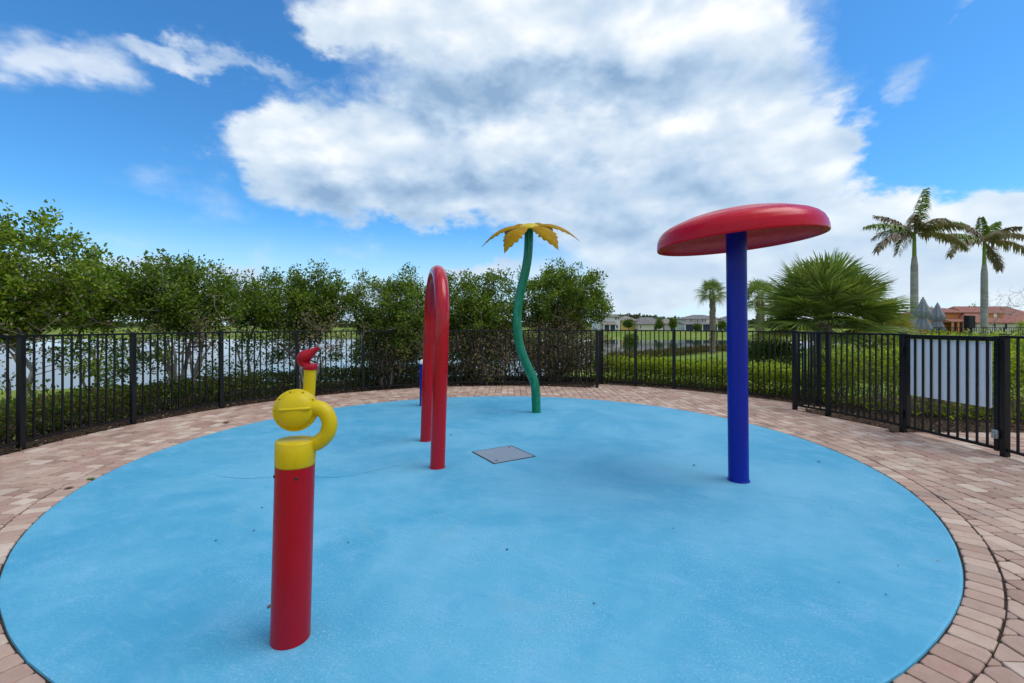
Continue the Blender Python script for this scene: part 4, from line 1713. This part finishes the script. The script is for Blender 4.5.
# ------------------------------------------------------------------ houses
def house(label, d, x0, x1, ybase, yeave, yridge, wall, roof, windows=(), depth=10, group=None, hip=.45, extra=(), name='house', over=.5, ridge_bias=.5):
    """box walls and hip roof from pixel extents at distance d; windows in pixels (x0,x1,y0,y1)"""
    X0, X1 = (x0 - 512) / F * d, (x1 - 512) / F * d
    zb, ze, zr = (CAMZ + (HZ - q) / F * d for q in (ybase, yeave, yridge))
    t_ = thing(name, label, 'house', ((X0 + X1) / 2, d, zb - .3), group)
    mb = MB()
    mb.box(((X0 + X1) / 2, d + depth / 2, (zb - .3 + ze) / 2), (X1 - X0, depth, ze - zb + .3))
    mb.build('wall', M[wall], t_)
    mb = MB()
    o = over
    a0, a1, b0, b1 = X0 - o, X1 + o, d - o, d + depth + o
    hx = min((X1 - X0) * hip, depth * .6)
    ry = d + depth * ridge_bias
    V = [(a0, b0, ze), (a1, b0, ze), (a1, b1, ze), (a0, b1, ze), (X0 + hx, ry, zr), (X1 - hx, ry, zr), (a0, b0, ze - .16), (a1, b0, ze - .16), (a1, b1, ze - .16), (a0, b1, ze - .16)]
    mb.add(V, [(0, 1, 5, 4), (1, 2, 5), (2, 3, 4, 5), (3, 0, 4), (0, 6, 7, 1), (1, 7, 8, 2), (2, 8, 9, 3), (3, 9, 6, 0), (6, 9, 8, 7)])
    mb.build('roof', M[roof], t_)
    for (wx0, wx1, wy0, wy1) in windows:
        A0, A1 = (wx0 - 512) / F * d, (wx1 - 512) / F * d
        z0, z1 = CAMZ + (HZ - wy1) / F * d, CAMZ + (HZ - wy0) / F * d
        mb = MB()
        fr = .09
        for (cx_, cz_, sx_, sz_) in (((A0 + A1) / 2, z0 - fr / 2, A1 - A0 + 2 * fr, fr), ((A0 + A1) / 2, z1 + fr / 2, A1 - A0 + 2 * fr, fr), (A0 - fr / 2, (z0 + z1) / 2, fr, z1 - z0), (A1 + fr / 2, (z0 + z1) / 2, fr, z1 - z0)):
            mb.box((cx_, d - .04, cz_), (sx_, .1, sz_))
        wn = mb.build('window', M['trim_white'], t_)
        mb = MB()
        mb.box(((A0 + A1) / 2, d - .015, (z0 + z1) / 2), (A1 - A0, .04, z1 - z0))
        mb.build('pane', M['pane'], wn)
    return t_


def porch(t_, d, x0, x1, ybase, ytop, npost, proj, roof, yr, screen=True, post_mat='trim_white'):
    X0, X1 = (x0 - 512) / F * d, (x1 - 512) / F * d
    zb, ze, zr = (CAMZ + (HZ - q) / F * d for q in (ybase, ytop, yr))
    mb = MB()
    V = [(X0 - .3, d - proj, ze), (X1 + .3, d - proj, ze), (X1 + .3, d - .05, zr), (X0 - .3, d - .05, zr), (X0 - .3, d - proj, ze - .15), (X1 + .3, d - proj, ze - .15), (X1 + .3, d - .05, ze - .15), (X0 - .3, d - .05, ze - .15)]
    mb.add(V, [(0, 1, 2, 3), (0, 4, 5, 1), (1, 5, 6, 2), (3, 7, 4, 0), (4, 7, 6, 5)])
    mb.build('porch_roof', M[roof], t_)
    for i in range(npost):
        x_ = X0 + (X1 - X0) * i / (npost - 1)
        mb = MB()
        mb.box((x_, d - proj + .2, (zb + ze - .15) / 2), (.28, .28, ze - .15 - zb))
        mb.build('porch_post', M[post_mat], t_)
    if screen:
        mb = MB()
        mb.box(((X0 + X1) / 2, d - proj + .45, (zb + ze - .16) / 2), (X1 - X0, .06, ze - .16 - zb))
        mb.build('porch_screen', M['screen'], t_)


LG = 'houses across the lake'
DH = 150
t = house('white two storey house across the lake beside the tree crown', DH, 597, 620, 331, 316.5, 312.5, 'stucco_white', 'roof_tan',
          [(615.2, 616.6, 316.8, 319.6), (618, 619, 316.8, 319.6), (616, 617.8, 325, 328), (602, 604.5, 317.5, 320)], group=LG)
porch(t, DH, 602.5, 614, 331, 324.5, 3, 2.5, 'roof_tan', 321.5)
t = house('yellow house with tan roof across the lake', DH + 4, 621, 637.5, 331, 320.5, 315.5, 'stucco_yellow', 'roof_tan', [(623, 624.5, 322.5, 326), (634.3, 635.6, 323, 327)], group=LG)
t = house('long cream house with grey hip roof across the lake', DH, 638, 663, 331, 324, 317, 'stucco_cream', 'roof_grey', [(640, 641, 325.5, 328.5), (654, 657, 325.5, 330)], group=LG, hip=.25)
t = house('low house with dark porch between two bank trees', DH + 3, 664.5, 677, 331, 323.5, 318, 'stucco_grey', 'roof_tan', [(670.5, 675.5, 325.5, 330.5)], group=LG)
t = house('cream two storey house with wide grey roof left of the cabbage palm', DH + 14, 686, 722, 331, 319, 314.5, 'stucco_cream', 'roof_grey',
          [(690.5, 691.5, 319.6, 321.5), (697, 698, 319.6, 321.5), (702, 703.2, 319.3, 322), (704.6, 705.8, 319.3, 322), (711, 712.5, 319.8, 321)], group=LG, hip=.35)
porch(t, DH + 14, 679, 704, 331, 324.2, 4, 6, 'roof_grey', 321.5)
porch(t, DH + 14, 706, 722, 331, 323.6, 4, 5, 'stucco_white', 323.0)
t = house('white house partly behind the blue pole across the lake', DH + 10, 725, 748, 331, 320.5, 315, 'stucco_white', 'roof_grey', [(728, 730, 323, 327), (744, 746, 323, 327)], group=LG)

RG = 'houses beyond the pool'
t = house('small white house behind the closed umbrellas', 95, 918, 946, 333, 314.5, 310.5, 'stucco_white', 'roof_grey', [(929.5, 931.5, 313.8 + 1.8, 319), (938, 939.5, 315.6, 319)], group=RG, depth=8)
t = house('orange house with red tile roof and columned porch', 88, 943, 984, 333, 312.3, 307.2, 'stucco_orange', 'roof_red', [(972.8, 974.2, 313.5, 317.5), (978, 979.2, 318.5, 321)], group=RG, depth=9)
porch(t, 88, 941, 962, 333, 321.5, 5, 2.5, 'roof_red', 318.4, True, 'stucco_orange')
t = house('big house with broad red tile roof at the right edge', 84, 977, 1060, 333, 322.5, 304.8, 'stucco_cream', 'roof_red',
          [(993, 995.5, 323.8, 328.5), (1004, 1007, 323.6, 329), (1019, 1022, 323.6, 328.5)], group=RG, depth=14, hip=.16)
# dormer with its own roof on the red tile roof
d_ = 86
X0, X1 = (989 - 512) / F * d_, (1003 - 512) / F * d_
zb, ze, zr = (CAMZ + (HZ - q) / F * d_ for q in (319.5, 313, 310.3))
mb = MB()
mb.box(((X0 + X1) / 2, d_ + 1.2, (zb + ze) / 2), (X1 - X0, 2.6, ze - zb))
dm_ = mb.build('dormer', M['stucco_orange'], t)
mb = MB()
V = [(X0 - .3, d_ - .35, ze), (X1 + .3, d_ - .35, ze), (X1 + .3, d_ + 2.6, ze), (X0 - .3, d_ + 2.6, ze), ((X0 + X1) / 2, d_ + 1.2, zr)]
mb.add(V, [(0, 1, 4), (1, 2, 4), (2, 3, 4), (3, 0, 4), (3, 2, 1, 0)])
mb.build('roof', M['roof_red'], dm_)
mb = MB()
mb.box(((X0 + X1) / 2 - .3, d_ - .13, (zb + ze) / 2 + .15), (.55, .06, .8))
mb.build('window', M['trim_white'], dm_)


# ------------------------------------------------------------------ bank trees and far woods
def bank_tree(label, px_, ytop, ybase, d, wpx, seed):
    rng = np.random.default_rng(seed)
    zb = CAMZ + (HZ - ybase) / F * d
    zt_ = CAMZ + (HZ - ytop) / F * d
    b_ = ((px_ - 512) / F * d, d, zb)
    t_ = thing('bank_tree', label, 'tree', b_, 'trees on the far bank')
    h = zt_ - zb
    r_ = wpx / 2 / F * d
    pts_ = lumpy(rng, 60, (b_[0], d, zb + h * .60), r_, r_, h * .42)
    pts_[:, 2] = np.maximum(pts_[:, 2], zb + .6)
    nodes, par, rad, ends = grow(rng, b_, 1, h * .3, .1, pts_, twig=.02, maxr=.14, seg=.6)
    v, f = branch_mesh(nodes, par, rad, 5)
    np_mesh('trunk', v, f, M['bark'], t_, True)
    c_ = nodes[rng.choice(np.array(ends), 1800)] + rng.normal(0, .30, (1800, 3))
    v, f = leaf_cloud(c_, np.tile([0, 0, .3], (1800, 1)), rng, .34, .24)
    np_mesh('crown', v, f, M['leaf_dark'], t_)


bank_tree('round tree before the yellow house on the far bank', 628.6, 319, 332, 138, 10, 51)
bank_tree('wide low tree before the long cream house on the far bank', 659.5, 319.5, 332, 138, 9.5, 52)
bank_tree('narrow tree standing left of the dark screened porch', 673, 318, 332, 138, 8.5, 53)
bank_tree('small tree before the cream two storey house', 697, 324.5, 332, 136, 8, 54)
bank_tree('small dark tree beside the cabbage palm trunk on the far bank', 722, 321.5, 332, 140, 8, 55)
bank_tree('dark tree behind the closed umbrellas and white house', 932, 306.5, 332, 120, 16, 56)
bank_tree('green tree behind the orange house', 972, 304.5, 332, 115, 18, 57)

rng = np.random.default_rng(60)
cs = []
for (x0, x1, yt, d, k) in ((600, 656, 313.6, 260, 40), (640, 700, 316.5, 280, 40), (690, 900, 318, 300, 60), (890, 1080, 313, 240, 60), (-150, 610, 320, 330, 110)):
    for i in range(k):
        px_ = rng.uniform(x0, x1)
        top = yt + rng.uniform(0, 3.0) + (2.0 * abs((px_ - (x0 + x1) / 2) / (x1 - x0)) * 2 if x1 - x0 < 100 else 0)
        r_ = rng.uniform(3, 5.5)
        zt_ = CAMZ + (HZ - top) / F * d
        n_ = 130
        dirs = rng.normal(0, 1, (n_, 3))
        dirs /= np.linalg.norm(dirs, axis=1, keepdims=True)
        hgt = max(zt_ + .6, 3.5)
        cs.append(np.array([(px_ - 512) / F * d, d + rng.uniform(-6, 6), zt_ - hgt / 2]) + dirs * np.array([r_, r_, hgt / 2]) * rng.uniform(.75, 1, (n_, 1)))
cs = np.concatenate(cs)
v, f = leaf_cloud(cs, rng.normal(0, 1, (len(cs), 3)), rng, 1.7, 1.3)
tag(np_mesh('far_woods', v, f, M['woods']), 'low line of far off trees behind the houses', 'woods', kind='stuff')

# ------------------------------------------------------------------ sky and light
SUN_EL, SUN_AZ = 60.0, 100.0        # azimuth measured from +Y (view axis) towards +X (right)
world = bpy.data.worlds.new('World')
scene.world = world
world.use_nodes = True
nt = world.node_tree
nt.nodes.clear()
g = G(nt)
wout = nt.nodes.new('ShaderNodeOutputWorld')
sky = nt.nodes.new('ShaderNodeTexSky')
sky.sky_type = 'NISHITA'
sky.sun_disc = False
sky.sun_elevation = R(SUN_EL)
sky.sun_rotation = R(SUN_AZ)
sky.air_density = 1.0
sky.dust_density = 0.4
sky.ozone_density = 2.5

dirv = g.vm('NORMALIZE', g.n('ShaderNodeTexCoord').outputs['Generated'])
sep = g.n('ShaderNodeSeparateXYZ', i0=dirv)
az = g.m('ARCTAN2', sep.outputs[0], sep.outputs[1])
el = g.m('ARCSINE', sep.outputs[2])
uv = g.n('ShaderNodeCombineXYZ', i0=az, i1=el, i2=0.0).outputs[0]


def azel(px, py):
    return math.atan((px - 512) / F), math.atan((HZ - py) / math.hypot(F, px - 512))


stretch = g.vm('MULTIPLY', dirv, (1.0, 1.0, 1.7))
warp = g.noise(stretch, 4.5, 5, 0.58, 0.0, 1)
warp2 = g.noise(stretch, 17, 5, 0.6, 0.0, 1)
uvw = g.vm('ADD', uv, g.vm('MULTIPLY', g.vm('SUBTRACT', warp, (.5, .5, .5)), (.26, .20, 0)))
uvw = g.vm('ADD', uvw, g.vm('MULTIPLY', g.vm('SUBTRACT', warp2, (.5, .5, .5)), (.075, .075, 0)))


def blob(px, py, rx, ry, amp, src):
    a0, e0 = azel(px, py)
    ax_ = abs(azel(px + rx, py)[0] - azel(px - rx, py)[0]) / 2
    ay_ = abs(azel(px, py - ry)[1] - azel(px, py + ry)[1]) / 2
    q = g.vm('MULTIPLY', g.vm('SUBTRACT', src, (a0, e0, 0)), (1 / ax_, 1 / ay_, 0))
    d2 = g.vm('DOT_PRODUCT', q, q, out=1)
    return g.m('MULTIPLY', g.m('POWER', math.exp(-0.7), d2), amp)


def total(blobs, src):
    acc = None
    for b_ in blobs:
        v_ = blob(*b_, src)
        acc = v_ if acc is None else g.m('ADD', acc, v_)
    return acc


DENSE = [(560, -10, 200, 80, 1.2), (400, 20, 85, 36, .95), (300, 22, 28, 16, .6), (690, 35, 58, 75, 1.0), (670, 110, 120, 70, 1.1), (795, 140, 52, 32, .9), (845, 150, 26, 18, .65),
         (770, 190, 55, 30, .5), (560, 130, 140, 60, 1.1), (450, 150, 110, 42, 1.1), (310, 150, 70, 34, 1.0), (262, 165, 34, 28, .7), (400, 200, 90, 26, .8), (570, 205, 150, 40, .85),
         (690, 240, 110, 46, .66), (845, 222, 60, 24, .85), (790, 270, 140, 45, .9), (1010, 212, 52, 28, .95), (930, 265, 150, 46, 1.0), (640, 290, 130, 30, .72), (480, 272, 40, 14, .8), (1080, 240, 80, 60, .9), (60, 296, 240, 26, 1.0), (-300, 290, 300, 30, 1.0), (330, 300, 160, 22, .9)]  # includes a low left cloud bank added behind the trees to whiten the lake
WISP = [(62, 62, 46, 26, .95), (125, 42, 34, 12, .6), (180, 62, 46, 12, .7), (270, 82, 50, 11, .62), (185, 195, 42, 24, .42), (258, 262, 18, 26, .5), (350, 245, 46, 14, .35), (895, 88, 24, 12, .55), (965, 6, 34, 9, .4),
        (120, 250, 120, 18, .3), (930, 40, 10, 6, .3)]
BACK = [(2600, 0, 1, 1, 0)]
CUT = [(915, 165, 70, 34, .55), (905, 70, 70, 60, .5), (420, 245, 110, 16, .3)]
D_ = g.m('SUBTRACT', total(DENSE, uvw), total(CUT, uvw))
fb_ = g.noise(stretch, 6.5, 9, 0.6, 0.15)
fb2 = g.noise(g.vm('ADD', stretch, (3.1, 1.7, .4)), 14, 8, 0.62, 0.3)
# unseen broken cloud added behind the camera as fill for front sides
back = g.m('MULTIPLY', g.sm(sep.outputs[1], 0.10, -0.35), g.sm(g.noise(stretch, 1.7, 6, 0.55), .36, .50))
zen = g.m('MULTIPLY', g.sm(sep.outputs[2], 0.62, 0.85), g.sm(g.noise(stretch, 2.3, 6, 0.55), .42, .55))
soft = g.sm(el, .0, .30)                       # clouds low over the horizon blur into a bank
namp = g.m('ADD', .35, g.m('MULTIPLY', soft, .65))
dens = g.m('ADD', D_, g.m('MULTIPLY', g.m('MULTIPLY', g.m('SUBTRACT', fb_, .5), .95), namp))
dens = g.m('ADD', dens, g.m('MULTIPLY', g.m('MULTIPLY', g.m('SUBTRACT', fb2, .5), .34), namp))
dens = g.m('ADD', dens, g.m('MULTIPLY', g.m('MAXIMUM', back, zen), 1.3))
alpha = g.m('MULTIPLY', g.sm(dens, .42, 1.12), .95)
Wd = g.m('ADD', total(WISP, uvw), g.m('MULTIPLY', g.m('SUBTRACT', fb_, .5), 1.0))
Wd = g.m('ADD', Wd, g.m('MULTIPLY', g.m('SUBTRACT', fb2, .5), .5))
alpha_w = g.m('MULTIPLY', g.sm(Wd, .14, 1.0), .72)
alpha = g.m('MAXIMUM', alpha, alpha_w)

# cloud shading: density compared with the density a little nearer the light
shv = g.vm('ADD', stretch, (.020, 0, .050))
lo = g.noise(stretch, 5.0, 4, 0.5, 0.1)
los = g.noise(shv, 5.0, 4, 0.5, 0.1)
rel = g.m('MULTIPLY', g.m('SUBTRACT', lo, los), namp)
puff = g.m('MULTIPLY', g.m('MULTIPLY', g.m('SUBTRACT', g.noise(stretch, 11, 7, .55, .2), .5), .26), namp)
DARK = [(530, 86, 120, 22, .62), (420, 96, 70, 18, .30), (650, 92, 110, 20, .36), (600, 178, 110, 20, .34), (480, 205, 130, 24, .46), (340, 190, 90, 20, .42), (720, 205, 90, 18, .40), (560, 262, 150, 24, .36),
        (930, 272, 110, 20, .2), (720, 285, 90, 20, .16), (60, 296, 300, 34, .34), (330, 300, 160, 26, .3), (-300, 290, 300, 34, .34)]
lite = g.m('ADD', .70, g.m('MULTIPLY', rel, 1.9))
lite = g.m('ADD', lite, puff)
lite = g.m('SUBTRACT', lite, g.m('MULTIPLY', total(DARK, uvw), .80))
lite = g.m('ADD', lite, 0.0, clamp=True)
ccol = g.ramp(lite, [(0.0, (.21, .32, .47)), (.35, (.37, .48, .61)), (.7, (.56, .63, .70)), (1.0, (.78, .795, .81))])

# blue of the clear sky
skyc = g.mix(1.0, sky.outputs[0], (.62, 1.06, 1.36), 'MULTIPLY')
skyc = g.n('ShaderNodeHueSaturation', Saturation=1.06, Value=1.0, Color=skyc).outputs[0]
hor = g.m('MULTIPLY', g.sm(el, .22, .0), .72)
STR = 0.10
hz_col = tuple(x_ / STR for x_ in (.56, .69, .82))
skyc = g.mix(hor, skyc, hz_col)
cl = g.mix(1.0, ccol, (1 / STR, 1 / STR, 1 / STR), 'MULTIPLY')
fin = g.mix(alpha, skyc, cl)
bg = g.n('ShaderNodeBackground', Strength=STR)
g.link(fin, bg.inputs[0])
g.link(bg.outputs[0], wout.inputs[0])

sd = bpy.data.lights.new('Sun', 'SUN')
sd.energy = 1.5
sd.angle = R(40)
sd.color = (1.0, .955, .89)
so = bpy.data.objects.new('Sun', sd)
col.objects.link(so)
dv = Vector((math.sin(R(SUN_AZ)) * math.cos(R(SUN_EL)), math.cos(R(SUN_AZ)) * math.cos(R(SUN_EL)), math.sin(R(SUN_EL))))
so.rotation_euler = dv.to_track_quat('Z', 'Y').to_euler()
so.location = dv * 50

# ------------------------------------------------------------------ camera
cd = bpy.data.cameras.new('Camera')
cd.sensor_width = 36
cd.lens = 36 * F / 1024
cd.shift_y = -(341.5 - HZ) / 1024
cd.clip_start = .05
cd.clip_end = 6000
co = bpy.data.objects.new('Camera', cd)
co.location = (0, 0, CAMZ)
co.rotation_euler = (PI / 2, 0, 0)
col.objects.link(co)
scene.camera = co

scene.view_settings.view_transform = 'Standard'
scene.view_settings.look = 'None'
scene.view_settings.gamma = 1
scene.view_settings.exposure = 0.48
scene.cycles.max_bounces = 6
scene.cycles.use_denoising = True
